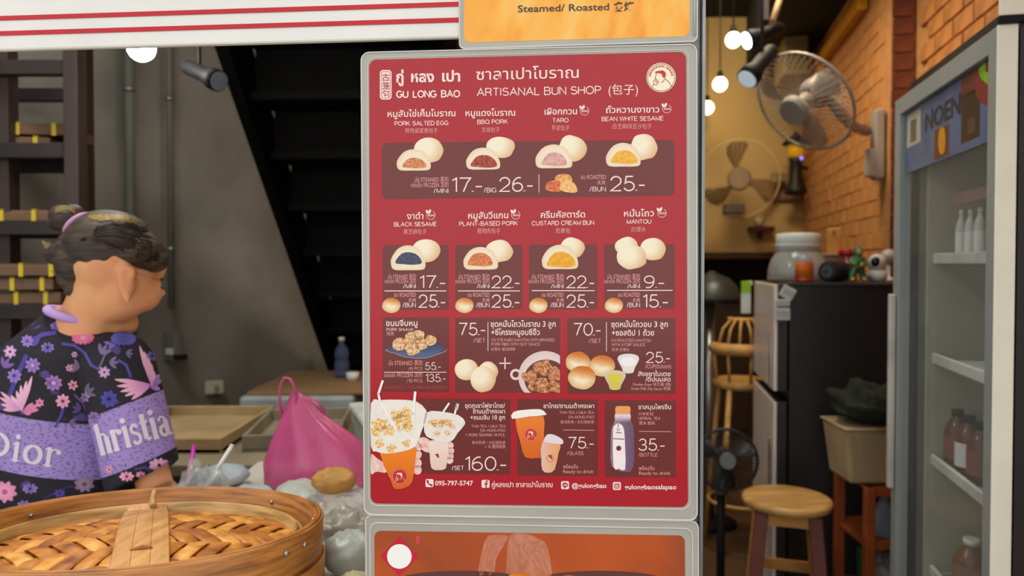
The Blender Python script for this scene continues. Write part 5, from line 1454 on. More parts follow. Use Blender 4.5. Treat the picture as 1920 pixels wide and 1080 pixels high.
def serif(mb_chars, x0, x1, yb0, yb1, h, ws, name):
    """roman lettering drawn with thick and thin strokes and serifs"""
    G = {'D': (.8, [('t', [(.12, 0), (.12, 1)]), ('k', [(.12, .96)] + arc(.3, .5, .42, .46, 90, -90, 12) + [(.12, .04)]), ('s', (.12, 0)), ('s', (.12, 1))]),
         'i': (.34, [('t', [(.17, 0), (.17, .68)]), ('s', (.17, 0)), ('h', (.17, .66)), ('d', (.17, .92))]),
         'o': (.6, [('k', arc(.3, .34, .23, .33, 0, 360, 20))]),
         'r': (.5, [('t', [(.15, 0), (.15, .68)]), ('s', (.15, 0)), ('h', (.15, .66)), ('n', arc(.33, .46, .15, .2, 170, 60, 6)), ('d', (.43, .58))]),
         's': (.46, [('m', arc(.22, .5, .14, .17, 30, 200, 8) + arc(.23, .18, .17, .17, 60, -150, 9))]),
         't': (.38, [('t', [(.17, .9), (.17, .12)]), ('n', [(.17, .12), (.25, .02), (.36, .08)]), ('n', [(.02, .66), (.34, .66)])]),
         'a': (.54, [('t', [(.36, .5), (.36, .04)]), ('n', arc(.22, .5, .15, .17, 160, 20, 7)), ('m', arc(.22, .18, .16, .17, 60, 320, 10)), ('n', [(.36, .06), (.46, 0), (.52, .04)])]),
         'n': (.6, [('t', [(.13, 0), (.13, .68)]), ('s', (.13, 0)), ('h', (.13, .66)), ('n', arc(.3, .5, .16, .17, 170, 10, 7)), ('t', [(.46, .5), (.46, 0)]), ('s', (.46, 0))]),
         'h': (.6, [('t', [(.13, 0), (.13, 1.02)]), ('s', (.13, 0)), ('h', (.13, 1.0)), ('n', arc(.3, .5, .16, .17, 170, 10, 7)), ('t', [(.46, .5), (.46, 0)]), ('s', (.46, 0))]),
         'C': (.78, [('k', arc(.42, .5, .36, .48, 40, 320, 16))])}
    tot = sum(G[c][0] for c in mb_chars) + .04 * len(mb_chars); k = (x1 - x0) / tot; X = x0
    sl_ = (yb1 - yb0) / (x1 - x0); L_ = math.hypot(1, sl_)
    for c in mb_chars:
        gw, st_ = G[c]; mb = MB(); skip = c == 'C'
        def W2(gx, gy): 
            u = X - x0 + gx * k; v = gy * h
            return (x0 + u / 1 + v * sl_ / L_ * .9, yb0 + u * sl_ - v)
        def seg(pts, w):
            q = []
            for a, b_ in zip(pts, pts[1:]):
                n_ = max(1, int(math.hypot((b_[0] - a[0]) * k, (b_[1] - a[1]) * h) / 5))
                for i in range(n_): q.append((a[0] + (b_[0] - a[0]) * i / n_, a[1] + (b_[1] - a[1]) * i / n_))
            q.append(pts[-1]); q = [W2(*p) for p in q]
            stroke(mb, CLO, q, w, 2, ws)
        for kind, d in st_:
            if kind == 't': seg(d, h * .17)
            elif kind == 'k':
                for a, b_ in zip(d, d[1:]):
                    vert = abs(b_[1] - a[1]) / (math.hypot(b_[0] - a[0], b_[1] - a[1]) + 1e-6); seg([a, b_], h * (.06 + .12 * vert))
            elif kind == 'm': seg(d, h * .11)
            elif kind == 'n': seg(d, h * .08)
            elif kind == 's': seg([(d[0] - .12, d[1] + (.015 if d[1] < .5 else -.015)), (d[0] + .12, d[1] + (.015 if d[1] < .5 else -.015))], h * .05)
            elif kind == 'h': seg([(d[0] - .12, d[1] - .03), (d[0] + .02, d[1])], h * .06)
            elif kind == 'd': pic(mb, CLO, ell(*W2(*d), h * .105, h * .105, 8), flat(ws), 2, 2, 1)
        if not skip: flush(mb, name, M_cprint)
        X += (gw + .04) * k
WS = (226, 214, 226)
serif('Dior', -32, 113, 853, 877, 48, WS, 'shirt_letter')
serif('Christian', 158, 348, 862, 805, 52, WS, 'sleeve_letter')

# hair
M_hair = bpy.data.materials.new('dark_brown_hair'); n_, b_ = nodes(M_hair)
b_.inputs['Roughness'].default_value = .58; b_.inputs['Specular IOR Level'].default_value = .6
tcn = n_.nodes.new('ShaderNodeTexCoord'); mp = n_.nodes.new('ShaderNodeMapping'); mp.inputs['Scale'].default_value = (1.2, 6, 9); mp.inputs['Rotation'].default_value = (0, .35, 0)
z_ = n_.nodes.new('ShaderNodeTexNoise'); z_.inputs['Scale'].default_value = 9; z_.inputs['Detail'].default_value = 5
cr = n_.nodes.new('ShaderNodeValToRGB'); e = cr.color_ramp.elements; e.new(.6)
for i, (p, c) in enumerate(((.3, (34, 25, 20)), (.55, (62, 45, 34)), (.75, (96, 72, 50)))): e[i].position = p; e[i].color = lin(c)
L_ = n_.links.new; L_(tcn.outputs['Object'], mp.inputs[0]); L_(mp.outputs[0], z_.inputs['Vector']); L_(z_.outputs['Fac'], cr.inputs[0]); L_(cr.outputs[0], b_.inputs['Base Color'])
bp = n_.nodes.new('ShaderNodeBump'); bp.inputs['Strength'].default_value = .7; bp.inputs['Distance'].default_value = .006; L_(z_.outputs['Fac'], bp.inputs['Height']); L_(bp.outputs[0], b_.inputs['Normal'])
hr = MB()
hr.ball(Q(208, 462, 1.665), (.102, .094, .082), R=Matrix.Rotation(math.radians(10), 4, 'Y'))
hr.ball(Q(158, 488, 1.665), (.058, .072, .062)); hr.ball(Q(147, 525, 1.67), (.034, .05, .034), R=Matrix.Rotation(.4, 4, 'Y'))
hr.ball(Q(262, 470, 1.65), (.052, .065, .044), R=Matrix.Rotation(.45, 4, 'Y'))
hr.ball(Q(288, 488, 1.655), (.030, .040, .026), R=Matrix.Rotation(.7, 4, 'Y'))
hm = place_mesh(solid_mesh(hr, .006, 4), 'hair', M_hair, person)
hb = MB()
for x, y, r in ((150, 445, .036), (136, 462, .034), (118, 474, .029), (103, 478, .022), (94, 470, .014), (165, 455, .034), (133, 496, .032), (131, 520, .027), (140, 540, .022)): hb.ball(Q(x, y, 1.645), (r, r * 1.1, r))
place_mesh(solid_mesh(hb, .005, 3), 'hair_tail', M_hair, person)
hb = MB()
for x, y, r in ((128, 412, .032), (116, 404, .027), (138, 399, .022), (108, 418, .02), (142, 425, .022)): hb.ball(Q(x, y, 1.65), (r, r * 1.1, r * .9))
place_mesh(solid_mesh(hb, .005, 3), 'hair_bun', M_hair, person)
# loose strands following the head
M_str = mat('hair_strand', (52, 38, 28), .45, var=.2); M_strb = mat('blond_hair_strand', (190, 160, 92), .45, var=.15)
def strands(n, f, m, name, r=.0009):
    mb = MB()
    for i in range(n): mb.tube(f(i), [r, r, r * .8, r * .3], 4)
    o = mb.build(name, m, person); o['kind'] = 'stuff'; return o
random.seed(3)
HT = bvh_of(hm.data)
def on_hair(px, py, lift=.001):
    o = CAM - org; d = ray(px, py).normalized(); h = HT.ray_cast(o, d)
    if h[0] is None: return None
    nn = h[1] if h[1].dot(d) < 0 else -h[1]
    return h[0] + nn * lift + org
def st1(i):
    for _ in range(40):
        a = random.uniform(0, 1); y0 = 418 + 75 * a + random.uniform(-8, 8); x0 = 268 + 24 * a + random.uniform(-30, 10)
        pts = [on_hair(x0 + (150 - x0) * t, y0 + (452 - y0) * t - 16 * math.sin(PI * t), random.uniform(.0005, .003)) for t in (0, .33, .66, 1)]
        if all(p is not None for p in pts): return pts
    return [Q(210, 430, 1.6)] * 4
strands(150, st1, M_str, 'hair_strands')
def st2(i):
    for _ in range(40):
        y0 = 404 + random.uniform(0, 12); x0 = 172 + random.uniform(-8, 34)
        pts = [on_hair(x0 + 22 * k, y0 - (6 if k else 0) + k * 3.2 + random.uniform(-1, 1), .0015) for k in range(4)]
        if all(p is not None for p in pts): return pts
    return [Q(210, 430, 1.68)] * 4
strands(40, st2, M_strb, 'blond_strands', .0007)
def st3(i):
    a = random.uniform(0, 2 * PI); c = (random.choice(((124, 404), (112, 482), (130, 470)))); r0, r1 = 18, 30 + random.uniform(-4, 8)
    return [Q(c[0] + math.cos(a + .25 * k) * (r0 + (r1 - r0) * k / 3), c[1] + math.sin(a + .25 * k) * (r0 + (r1 - r0) * k / 3), 1.64) for k in range(4)]
strands(60, st3, M_str, 'flyaway_strands', .0006)
strands(16, lambda i: [Q(108 - 9 * k + random.uniform(-2, 2), 474 + random.uniform(-14, 6) - 3 * k, 1.63) for k in range(4)], M_strb, 'blond_tips', .0012)
strands(16, lambda i: [Q(104 + 12 * k + random.uniform(-1, 1), 396 - 7 * math.sin(PI * k / 3) + random.uniform(-4, 4), 1.62) for k in range(4)], M_strb, 'blond_tips', .0010)
# hair band
bc = Q(149, 423, 1.652); dband = Vector((.62, 0, .78)); nb_ = Vector((-.78, 0, .62)); pts = []
for j in range(24):
    a = 2 * PI * j / 24; pts.append(bc + dband * math.cos(a) * .030 + Vector((0, 1, 0)) * math.sin(a) * .040)
MB().tube(pts, .0068, 8, closed=True).build('hair_band', mat('pink_hair_band', (206, 150, 190), .7, var=.05), person)
# glasses temple
MB().tube([Q(246, 508, 1.60), Q(268, 516, 1.603), Q(290, 522, 1.62), Q(302, 526, 1.67)], .0012, 6).build('glasses_temple', mat('grey_metal', (140, 130, 120), .3, .8), person)
# ================================================================ RIGHT SIDE OF THE SHOP
WHITE3 = 'warm pendant bulbs in a row'
pendant(P(1375, 75, 4.0), .040, M_bulbw, 'warm pendant bulb, nearest and highest of the row of three', WHITE3)
pendant(P(1350, 158, 5.0), .046, M_bulbw, 'warm pendant bulb, middle of the row of three', WHITE3)
pendant(P(1326, 202, 5.7), .048, M_bulbw, 'warm pendant bulb, lowest of the row, beside the menu edge', WHITE3)
q = P(1440, 60, 3.1); q.z = 3.36
spotlight('spotlight', P(1401, 148, 3.03), P(1450, 90, 3.09), .040, 'black track spotlight aimed down left in front of the round fan', Vector((q.x, 3.1, 3.385)), M_lens)
spotlight('spotlight', P(1400, 76, 3.285), P(1468, 50, 3.31), .036, 'black track spotlight with its lens lit, above the round fan', Vector((q.x + .05, 3.36, 3.385)), M_lensL)
tr_ = thing('lighting_track', 'black lighting track under the dark ceiling', 'track', (1.1, 3.4, 3.38))
MB().box((1.08, 3.3, 3.3975), (.04, 1.6, .004)).build('rail', M_black, tr_)
tag(MB().cyl(P(1448, 42, 3.2), P(1482, -60, 3.5), .014).build('wooden_pole', mat('pale_wood_pole', (176, 146, 106), .7), None), 'pale wooden pole sloping up to the ceiling above the spotlights', 'pole')
tag(MB().cyl(P(1437, 36, 3.0), Vector((P(1432, 0, 3.0).x, 3.0, 3.39)), .010).build('ceiling_rod', M_white, None), 'white thin rod hanging from the ceiling above the spotlights', 'rod')
q = P(1482, 98, 5.4); o = thing('duct_box', 'beige boxed duct under the dark soffit near the back wall', 'duct', (q.x, q.y, 3.0), RZ)
MB().box((0, 0, -.13), (.16, .5, .26)).build('duct', mat('beige_duct_paint', (176, 150, 104), .7), o, bevel=.01, local=True)
MB().box((0, -.256, -.13), (.12, .012, .2)).build('grille', mat('beige_grille', (146, 124, 86), .7), o, local=True)
# yellow trunking along the wall
M_yel = mat('yellow_trunking', (222, 150, 22), .5, var=.05)
ty = thing('yellow_trunking', 'yellow cable trunking along the top of the brick wall', 'conduit', rw(-.42, .02, 2.82))
def seg_box(a, b_, w_, h, m, nm, par):
    a = Vector(a); b_ = Vector(b_); d = (b_ - a).normalized(); s_ = RN * (w_ / 2); u = d.cross(RN).normalized() * (h / 2)
    return MB().hexa([a - s_ - u, a + s_ - u, a + s_ + u, a - s_ + u], [b_ - s_ - u, b_ + s_ - u, b_ + s_ + u, b_ - s_ + u]).build(nm, m, par, bevel=.004)
seg_box(rw(-.44, .032, 2.82), rw(.76, .032, 2.82), .05, .07, M_yel, 'channel', ty)
seg_box(rw(-.41, .032, 2.84), rw(-.41, .032, 2.995), .05, .07, M_yel, 'riser', ty)
seg_box(rw(.73, .034, 2.85), rw(.73, .034, 2.70), .052, .08, M_yel, 'end_drop', ty)

def fan(name, lab, C, nrm, r, m_c, m_b, m_h, mount, arm_pts, rot=0, plate=None):
    nrm = Vector(nrm).normalized(); o = thing(name, lab, 'fan', mount)
    a = nrm.cross(Vector((0, 0, 1))).normalized(); b_ = a.cross(nrm).normalized()
    F = frame(C, a, b_, nrm)       # local z = towards the front
    cg = MB()
    dome_ = lambda q_: .075 * math.sqrt(max(0, 1 - q_ * q_)) * r / .21
    for side in (1, -1):
        for k in range(48):
            t = 2 * PI * k / 48
            pts = [F @ Vector((math.cos(t + .25 * q_) * r * q_, math.sin(t + .25 * q_) * r * q_, side * dome_(q_) * (1 if side > 0 else .9))) for q_ in (.22, .5, .75, .92, 1.0)]
            cg.tube(pts, .0013, 4, caps=False)
    cg.build('cage', m_c, o)
    rg = MB(); rg.tube([F @ Vector((math.cos(t) * r, math.sin(t) * r, 0)) for t in [2 * PI * k / 40 for k in range(40)]], .0065, 8, closed=True); rg.build('cage_rim', m_c, o)
    MB().tube([F @ Vector((0, 0, .055 * r / .21)), F @ Vector((0, 0, .085 * r / .21))], [r * .30, r * .25], 24).build('badge', m_h, o)
    MB().tube([F @ Vector((0, 0, -.02)), F @ Vector((0, 0, .035))], [r * .17, r * .14], 20).build('hub', m_h, o)
    for k in range(3):
        t0_ = rot + 2 * PI * k / 3; rs = []
        for q_, wd, tw in ((.14, .24, .5), (.4, .42, .42), (.7, .62, .34), (.9, .56, .3), (.96, .3, .28)):
            row = []
            for s_ in (-1, -.3, .3, 1):
                t = t0_ + s_ * wd * .55 + q_ * .35
                row.append(F @ Vector((math.cos(t) * r * q_, math.sin(t) * r * q_, .012 + s_ * tw * .05)))
            rs.append(row)
        MB().rings(rs, False, False, True, False).build('blade', m_b, o, solid=.002)
    MB().tube([F @ Vector((0, 0, -.03)), F @ Vector((0, 0, -.07)), F @ Vector((0, 0, -.15)), F @ Vector((0, 0, -.17))], [r * .2, r * .3, r * .27, r * .12], 20).build('motor', m_h, o)
    MB().tube([F @ Vector((0, 0, -.12))] + [Vector(p) for p in arm_pts], [.022] + [.026] * len(arm_pts), 12).build('arm', m_h, o)
    return o
M_fg = mat('grey_fan_plastic', (158, 150, 144), .45, var=.04); M_fb = mat('smoky_blade_plastic', (160, 148, 140), .3, var=.04, alpha=.5)
M_fc = mat('light_grey_wire', (176, 168, 158), .4, .3)
mp_ = rw(STEP + .10, .02, 2.0)
f1 = fan('wall_fan', 'grey round wall fan tilted down beside the dark brick step', P(1508, 192, 3.12), (-.74, -.38, -.585), .222, M_fc, M_fb, M_fg, mp_, [rw(STEP - .3, .27, 2.10), rw(STEP - .06, .17, 2.09), rw(STEP + .09, .08, 2.09)], .4)
MB().box(rw(STEP + .09, .03, 2.02), (.05, .10, .34), rz=RZ).build('mount_plate', M_fg, f1, bevel=.012)
MB().box(rw(STEP + .07, .07, 1.93), (.04, .06, .14), rz=RZ).build('control_box', mat('pale_grey_fan_plastic', (190, 188, 184), .4), f1, bevel=.012)
M_f2 = mat('cream_fan_plastic', (196, 168, 120), .5, var=.04); M_f2b = mat('amber_blade_plastic', (120, 92, 54), .3, alpha=.7)
c2 = P(1386, 335, 5.35)
f2 = fan('wall_fan', 'cream round wall fan on the cream back wall', c2, (-.28, -.95, -.12), .275, M_f2, M_f2b, mat('dusty_fan_plastic', (150, 126, 96), .5), (1.55, 5.99, 1.8), [P(1430, 352, 5.6), P(1468, 345, 5.93)], 1.2)
MB().box(P(1474, 350, 5.96), (.24, .06, .22)).build('mount_plate', mat('dusty_fan_plastic', (150, 126, 96), .5), f2, bevel=.02)
MB().box(P(1376, 392, 5.3), (.14, .08, .07)).build('control_box', mat('dark_grey_plastic', (88, 78, 68), .5), f2, bevel=.01)
# lantern, wall shelf
q = P(1492, 300, 5.62)
ln = thing('wall_lantern', 'black wall lantern with a yellow pane in the corner by the brick wall', 'lantern', (q.x, q.y, q.z))
def pz(y, Y=5.62): return P(1492, y, Y).z
MB().lathe([(.005, pz(246)), (.02, pz(252)), (.10, pz(268)), (.10, pz(271))], (q.x, q.y, 0), 12).build('cap', M_black, ln)
MB().lathe([(.055, pz(271)), (.05, pz(296))], (q.x, q.y, 0), 12).build('pane', mat('yellow_lantern_glass', (206, 150, 20), .3, emis=.25), ln)
MB().lathe([(.06, pz(296)), (.045, pz(304)), (.05, pz(340)), (.075, pz(352)), (.085, pz(362)), (.06, pz(366))], (q.x, q.y, 0), 14).build('body', mat('black_iron', (30, 24, 20), .5), ln)
MB().ball((q.x + .02, q.y - .06, pz(299)), .014, 10, 8).build('blue_lamp', mat_emit('blue_led', (70, 60, 220), 1.2), ln)
MB().cyl((q.x, q.y, pz(310)), (q.x + .3, q.y + .36, pz(310)), .012).build('bracket', M_black, ln)
q = P(1427, 430, 5.93)
ws_ = thing('wall_shelf', 'small dark red shelf on the cream back wall', 'shelf', (q.x, 5.99, q.z))
MB().box((q.x, 5.93, q.z), (.18, .12, .045)).build('board', mat('dark_red_wood', (92, 40, 30), .5), ws_, bevel=.003)
MB().box((q.x, 5.96, q.z - .05), (.03, .05, .06)).build('bracket', mat('dark_red_wood', (92, 40, 30), .5), ws_)
c = thing('shelf_cup', 'small pale cup on the dark red wall shelf', 'cup', (q.x - .02, 5.92, q.z + .023))
MB().lathe([(.02, 0), (.034, .07), (.03, .07), (.018, .006)], (q.x - .02, 5.92, q.z + .0235), 16).build('cup', mat('pale_ceramic', (214, 196, 160), .3), c)
MB().lathe([(.012, 0), (.012, .05), (.02, .055), (.006, .09)], (q.x - .02, 5.92, q.z + .03), 12).build('stopper', mat('pale_ceramic', (214, 196, 160), .3), c)

# ---- black fridge
FR0 = Vector(((1447 - 960) / FPX * 3.0, 3.0, 0))
THF = math.radians(10.2); MF = Matrix.Translation(FR0) @ Matrix.Rotation(-THF, 4, 'Z')
fr = thing('refrigerator', 'black refrigerator with pinkish silver doors standing against the brick wall', 'refrigerator', mat=MF)
M_fb1 = mat('black_fridge_side', (40, 36, 36), .35, var=.12, scale=3); M_door = mat('pinkish_silver_door', (246, 228, 216), .35, 0, var=.04)
FT = 1.364
MB().box((.345, .29, (FT + .04) / 2), (.55, .58, FT - .04)).build('cabinet', M_fb1, fr, bevel=.006, local=True)
MB().box((.345, .29, FT - .004), (.56, .59, .012)).build('top_panel', mat('dark_grey_top', (52, 50, 50), .4), fr, bevel=.003, local=True)
for nm, z0, z1 in (('freezer_door', .925, FT - .004), ('door', .06, .885)):
    d_ = MB().box((.045, .29, (z0 + z1) / 2), (.04, .575, z1 - z0)).build(nm, mat('black_door_edge', (48, 46, 48), .4), fr, bevel=.006, local=True)
    MB().box((.018, .29, (z0 + z1) / 2), (.014, .57, z1 - z0 - .006)).build('door_skin', M_door, d_, bevel=.003, local=True)
    MB().box((.006, .05, (z0 + z1) / 2 + (-.1 if z0 > .5 else .15)), (.012, .02, .22)).build('door_handle', mat('chrome_handle', (200, 196, 190), .2, .9), d_, bevel=.004, local=True)
MB().box((.345, .30, .03), (.5, .5, .06)).build('foot_plinth', M_black, fr, local=True)
def on_side(px, py):  # point on the fridge side (local y = 0 plane)
    d = ray(px, py); n_ = Vector((math.sin(THF), math.cos(THF), 0)); return MF.inverted() @ (CAM + d * ((FR0 - CAM).dot(n_) / d.dot(n_)))
for px, py, w_, h, lab, rt in ((1477, 549, .055, .05, 'white rounded magnet, topmost and rightmost of the three on the fridge side', .5), (1467, 568, .058, .03, 'narrow white magnet, middle of the three on the fridge side', 0), (1467, 589, .06, .05, 'white square magnet, lowest of the three on the fridge side', 0)):
    p = MF @ on_side(px, py); o = thing('fridge_magnet', lab, 'magnet', p, -TH)
    MB().box((0, -.004, 0), (w_, .008, h), M=Matrix.Rotation(rt, 4, 'Y')).build('plate', mat('white_magnet', (196, 198, 196), .4), o, bevel=.01, local=True)
    MB().box((0, -.0085, 0), (w_ * .7, .001, h * .5), M=Matrix.Rotation(rt, 4, 'Y')).build('label', mat('grey_magnet_label', (170, 174, 176), .5), o, local=True)
p = MF @ Vector((-.012, .54, 0)); gt = thing('tag_card', 'white tag with a green top hanging at the far edge of the fridge door', 'tag', (p.x, p.y, 1.30))
MB().box((p.x - .02, p.y, 1.255), (.045, .012, .1)).build('card', mat('white_card', (206, 212, 206), .6), gt, bevel=.003)
MB().box((p.x - .02, p.y, 1.33), (.045, .014, .055)).build('green_top', mat('lime_plastic', (150, 200, 40), .5), gt, bevel=.003)
MB().box((p.x - .001, p.y, 1.35), (.02, .01, .02)).build('hook', M_white, gt)
# things on the fridge
ZT = FT + .003
def onf(px, Y): q = P(px, 500, Y); return Vector((q.x, Y, ZT))
c = onf(1496, 3.30)
jar = thing('plastic_jar', 'large clear plastic jar with a white screw lid on the fridge', 'jar', c)
MB().lathe([(.115, .002), (.128, .01), (.128, .04), (.115, .09), (.092, .125), (.085, .135)], c, 28).build('jar_body', mat('clear_cloudy_plastic', (206, 210, 210), .15, alpha=.55, coat=.4), jar)
MB().lathe([(.088, .133), (.094, .136), (.094, .195), (.088, .206), (.06, .21)], c, 28).build('lid', mat('white_lid', (222, 228, 228), .35), jar)
MB().lathe([(.096, .150), (.0965, .152), (.0965, .156), (.096, .158)], c, 28).build('lid_ridge', mat('white_lid', (222, 228, 228), .35), jar)
MB().tube([c + Vector((.128 * math.sin(t), -.128 * math.cos(t), .05 + .01 * math.cos(3 * t))) for t in (-.5, -.3, -.1, .1)], .004, 6).build('modelled_highlight', M_white, jar)  # white streak modelled onto the jar front as a highlight
c = onf(1508, 3.09)
can = thing('orange_canister', 'orange and yellow canister with a clear neck in front of the jar', 'canister', c)
MB().lathe([(.034, 0), (.036, .003), (.036, .014)], c, 22).build('base_ring', mat('red_base', (176, 30, 44), .4), can)
MB().lathe([(.036, .014), (.036, .080), (.035, .082)], c, 22).build('wrap', mat('orange_wrap', (236, 150, 40), .35, var=0, col2=(214, 84, 40), scale=9), can)
MB().lathe([(.034, .082), (.026, .095), (.024, .108), (.02, .110)], c, 22).build('neck', mat('clear_cloudy_plastic', (206, 210, 210), .15), can)
c = onf(1557, 3.43)
jb = thing('tin_box', 'pinkish translucent storage box on the fridge behind the speaker', 'box', c, -.1)
MB().box((0, 0, .055), (.10, .10, .11)).build('box', mat('pinkish_translucent_plastic', (186, 150, 134), .3, alpha=.85), jb, bevel=.012, local=True)
MB().box((0, 0, .115), (.105, .105, .012)).build('lid', mat('pinkish_translucent_lid', (196, 164, 148), .3), jb, bevel=.004, local=True)
c = onf(1562, 3.12)
spk = thing('bluetooth_speaker', 'small black cylindrical speaker lying on the fridge', 'speaker', c)
a_ = Vector((-.045, -.045, .042)) + c; b__ = Vector((.055, .035, .042)) + c; dd = (b__ - a_).normalized()
MB().tube([a_, a_ + dd * .008, b__ - dd * .008, b__], [.034, .042, .042, .034], 22).build('body', mat('black_speaker_cloth', (30, 32, 34), .8, bump=.3, bscale=200), spk)
MB().tube([a_ - dd * .004, a_ + dd * .002], [.026, .028], 20).build('end_cap', mat('slate_cap', (72, 80, 92), .4), spk)
MB().tube([a_ - dd * .0055, a_ - dd * .004], [.008, .008], 12).build('badge', mat('dark_badge', (34, 38, 46), .4), spk)
c = onf(1608, 3.06)
fg = thing('green_figurine', 'green and gold glazed figurine standing on the fridge', 'figurine', c)
M_gg = mat('green_glaze', (60, 112, 62), .25, var=.2, scale=40, coat=.5); M_go = mat('gold_glaze', (206, 176, 90), .25, .6)
f_ = MB()
for s_ in (-1, 1): f_.tube([c + Vector((s_ * .010, 0, .06)), c + Vector((s_ * .020, 0, .03)), c + Vector((s_ * .024, -.004, .010))], [.018, .014, .013], 12)
f_.tube([c + Vector((0, 0, .055)), c + Vector((0, 0, .085)), c + Vector((0, 0, .105))], [.022, .026, .018], 14)
f_.ball(c + Vector((0, 0, .122)), (.020, .020, .022)); f_.tube([c + Vector((0, 0, .135)), c + Vector((0, 0, .15))], [.014, .004], 10)
for s_ in (-1, 1): f_.tube([c + Vector((s_ * .02, 0, .098)), c + Vector((s_ * .032, -.008, .078)), c + Vector((s_ * .012, -.026, .068))], [.010, .009, .008], 10)
me_ = solid_mesh(f_, .0028, 2); place_mesh(me_, 'figure', M_gg, fg)
MB().ball(c + Vector((.006, -.027, .070)), .009, 10, 8).build('gold_ball', M_go, fg)
MB().tube([c + Vector((math.cos(t) * .0235, math.sin(t) * .0235, .062)) for t in [2 * PI * k / 16 for k in range(16)]], .004, 6, closed=True).build('gold_belt', M_go, fg)
for s_ in (-1, 1): MB().ball(c + Vector((s_ * .024, -.008, .010)), (.013, .016, .0095), 12, 8).build('gold_shoe', M_go, fg)
MB().ball(c + Vector((0, -.016, .122)), (.010, .006, .012), 10, 8).build('face', mat('tan_glaze', (196, 160, 110), .3), fg)
c = onf(1645, 3.10)
cm = thing('security_camera', 'white round security camera with a black face on the fridge', 'camera', c)
MB().lathe([(.026, 0), (.036, .008), (.040, .024), (.036, .042), (.024, .052)], c, 22).build('base', mat('white_camera_plastic', (226, 228, 226), .3), cm)
MB().ball(c + Vector((-.004, -.004, .078)), (.036, .034, .038), 20, 14).build('head', mat('white_camera_plastic', (226, 228, 226), .3), cm)
MB().ball(c + Vector((-.018, -.024, .082)), (.020, .016, .022), 16, 10).build('black_face', mat('glossy_black', (16, 16, 18), .1), cm)
MB().ball(c + Vector((-.026, -.037, .083)), (.007, .005, .007), 10, 8).build('camera_lens', mat('lens_glass', (40, 50, 70), .05), cm)
c = onf(1666, 3.22); wb_ = thing('white_ornament', 'small white globe ornament behind the security camera', 'ornament', c)
MB().ball(c + Vector((0, 0, .105)), .032, 18, 12).build('globe', mat('white_globe', (190, 188, 184), .4), wb_)
MB().lathe([(.03, 0), (.028, .01), (.008, .02), (.008, .075)], c, 14).build('stem', M_white, wb_)
c = onf(1590, 3.34); rj = thing('red_lidded_jar', 'plum coloured jar with a red lid behind the figurine', 'jar', c)
MB().lathe([(.036, 0), (.038, .004), (.038, .115)], c, 20).build('jar_body', mat('plum_glass', (120, 50, 56), .2), rj)
MB().lathe([(.041, .115), (.042, .118), (.042, .136), (.039, .139)], c, 20).build('lid', mat('red_lid', (176, 24, 30), .35), rj)
c = onf(1562, 3.50); wd_ = thing('bamboo_board', 'upright pale bamboo board against the brick wall behind the speaker', 'board', c, -TH)
MB().box((0, 0, .12), (.055, .02, .24)).build('board', mat('pale_bamboo', (206, 156, 84), .5), wd_, bevel=.004, local=True)
MB().box((0, -.012, .22), (.012, .004, .02)).build('hole_plate', mat('pale_bamboo_dark', (150, 104, 54), .5), wd_, local=True)

# ---- floor lamp, rattan chair, floor fan
q = P(1335, 540, 4.1)
fl_ = thing('floor_lamp', 'steel pole lamp with a dark dome shade by the menu edge', 'lamp', (q.x, 4.1, 0))
MB().lathe([(.14, 0), (.14, .02), (.03, .035)], (q.x, 4.1, 0), 24).build('base', M_black, fl_)
MB().cyl((q.x - .012, 4.1, .03), (q.x - .012, 4.1, 1.24), .028, n=16).build('pole', M_steel, fl_)
MB().lathe([(.16, 1.235), (.155, 1.26), (.13, 1.32), (.09, 1.36), (.03, 1.385), (.012, 1.40)], (q.x, 4.1, 0), 28).build('lamp_shade', mat('dark_green_black_metal', (44, 50, 46), .4), fl_)
M_rat = mat('rattan_cane', (206, 156, 88), .5, var=.12, scale=20)
Yc = 3.75; q = P(1392, 700, Yc)
ch = thing('rattan_chair', 'rattan chair with a curved slatted back left of the fridge', 'chair', (q.x, Yc, 0))
def cz(y): return P(1392, y, Yc).z
zt, zr, zs = cz(598), cz(645), cz(712)
def arcpt(t, rx, ry, z): return Vector((q.x + math.cos(t) * rx, Yc + math.sin(t) * ry, z))
for z_, r_ in ((zr, .013), (zr - .035, .010), (zt, .011)):
    f_ = .15 if z_ != zt else .07
    MB().tube([arcpt(PI + PI * k / 14, f_, f_, z_ ) for k in range(15)], r_, 8).build('back_rail', M_rat, ch)
MB().tube([arcpt(PI + PI * k / 14, .155, .155, zr - .018) for k in range(15)], .018, 8, flat=1.4).build('back_band', M_rat, ch)
for k in range(1, 8):
    t = PI + PI * k / 8; MB().tube([arcpt(t, .15, .15, zr), arcpt(t, .12, .12, (zr + zt) / 2 + .02), arcpt(t, .07, .07, zt)], .007, 6).build('back_slat', M_rat, ch)
for k in range(0, 9, 2):
    t = PI + PI * k / 8; MB().tube([arcpt(t, .145, .145, zr - .03), arcpt(t, .13, .13, zs)], .008, 6).build('spindle', M_rat, ch)
MB().lathe([(.02, zs), (.13, zs + .004), (.145, zs - .005), (.145, zs - .03), (.12, zs - .04)], (q.x, Yc, 0), 26).build('seat', M_rat, ch)
for sx, sy in ((-1, -1), (1, -1), (-1, 1), (1, 1)):
    MB().tube([(q.x + sx * .09, Yc + sy * .09, zs - .03), (q.x + sx * .15, Yc + sy * .14, 0)], .014, 8).build('leg', M_rat, ch)
MB().tube([(q.x + math.cos(t) * .165, Yc + math.sin(t) * .155, .25) for t in [2 * PI * k / 24 for k in range(24)]], .009, 6, closed=True).build('foot_ring', M_rat, ch)
q = P(1362, 862, 2.85)
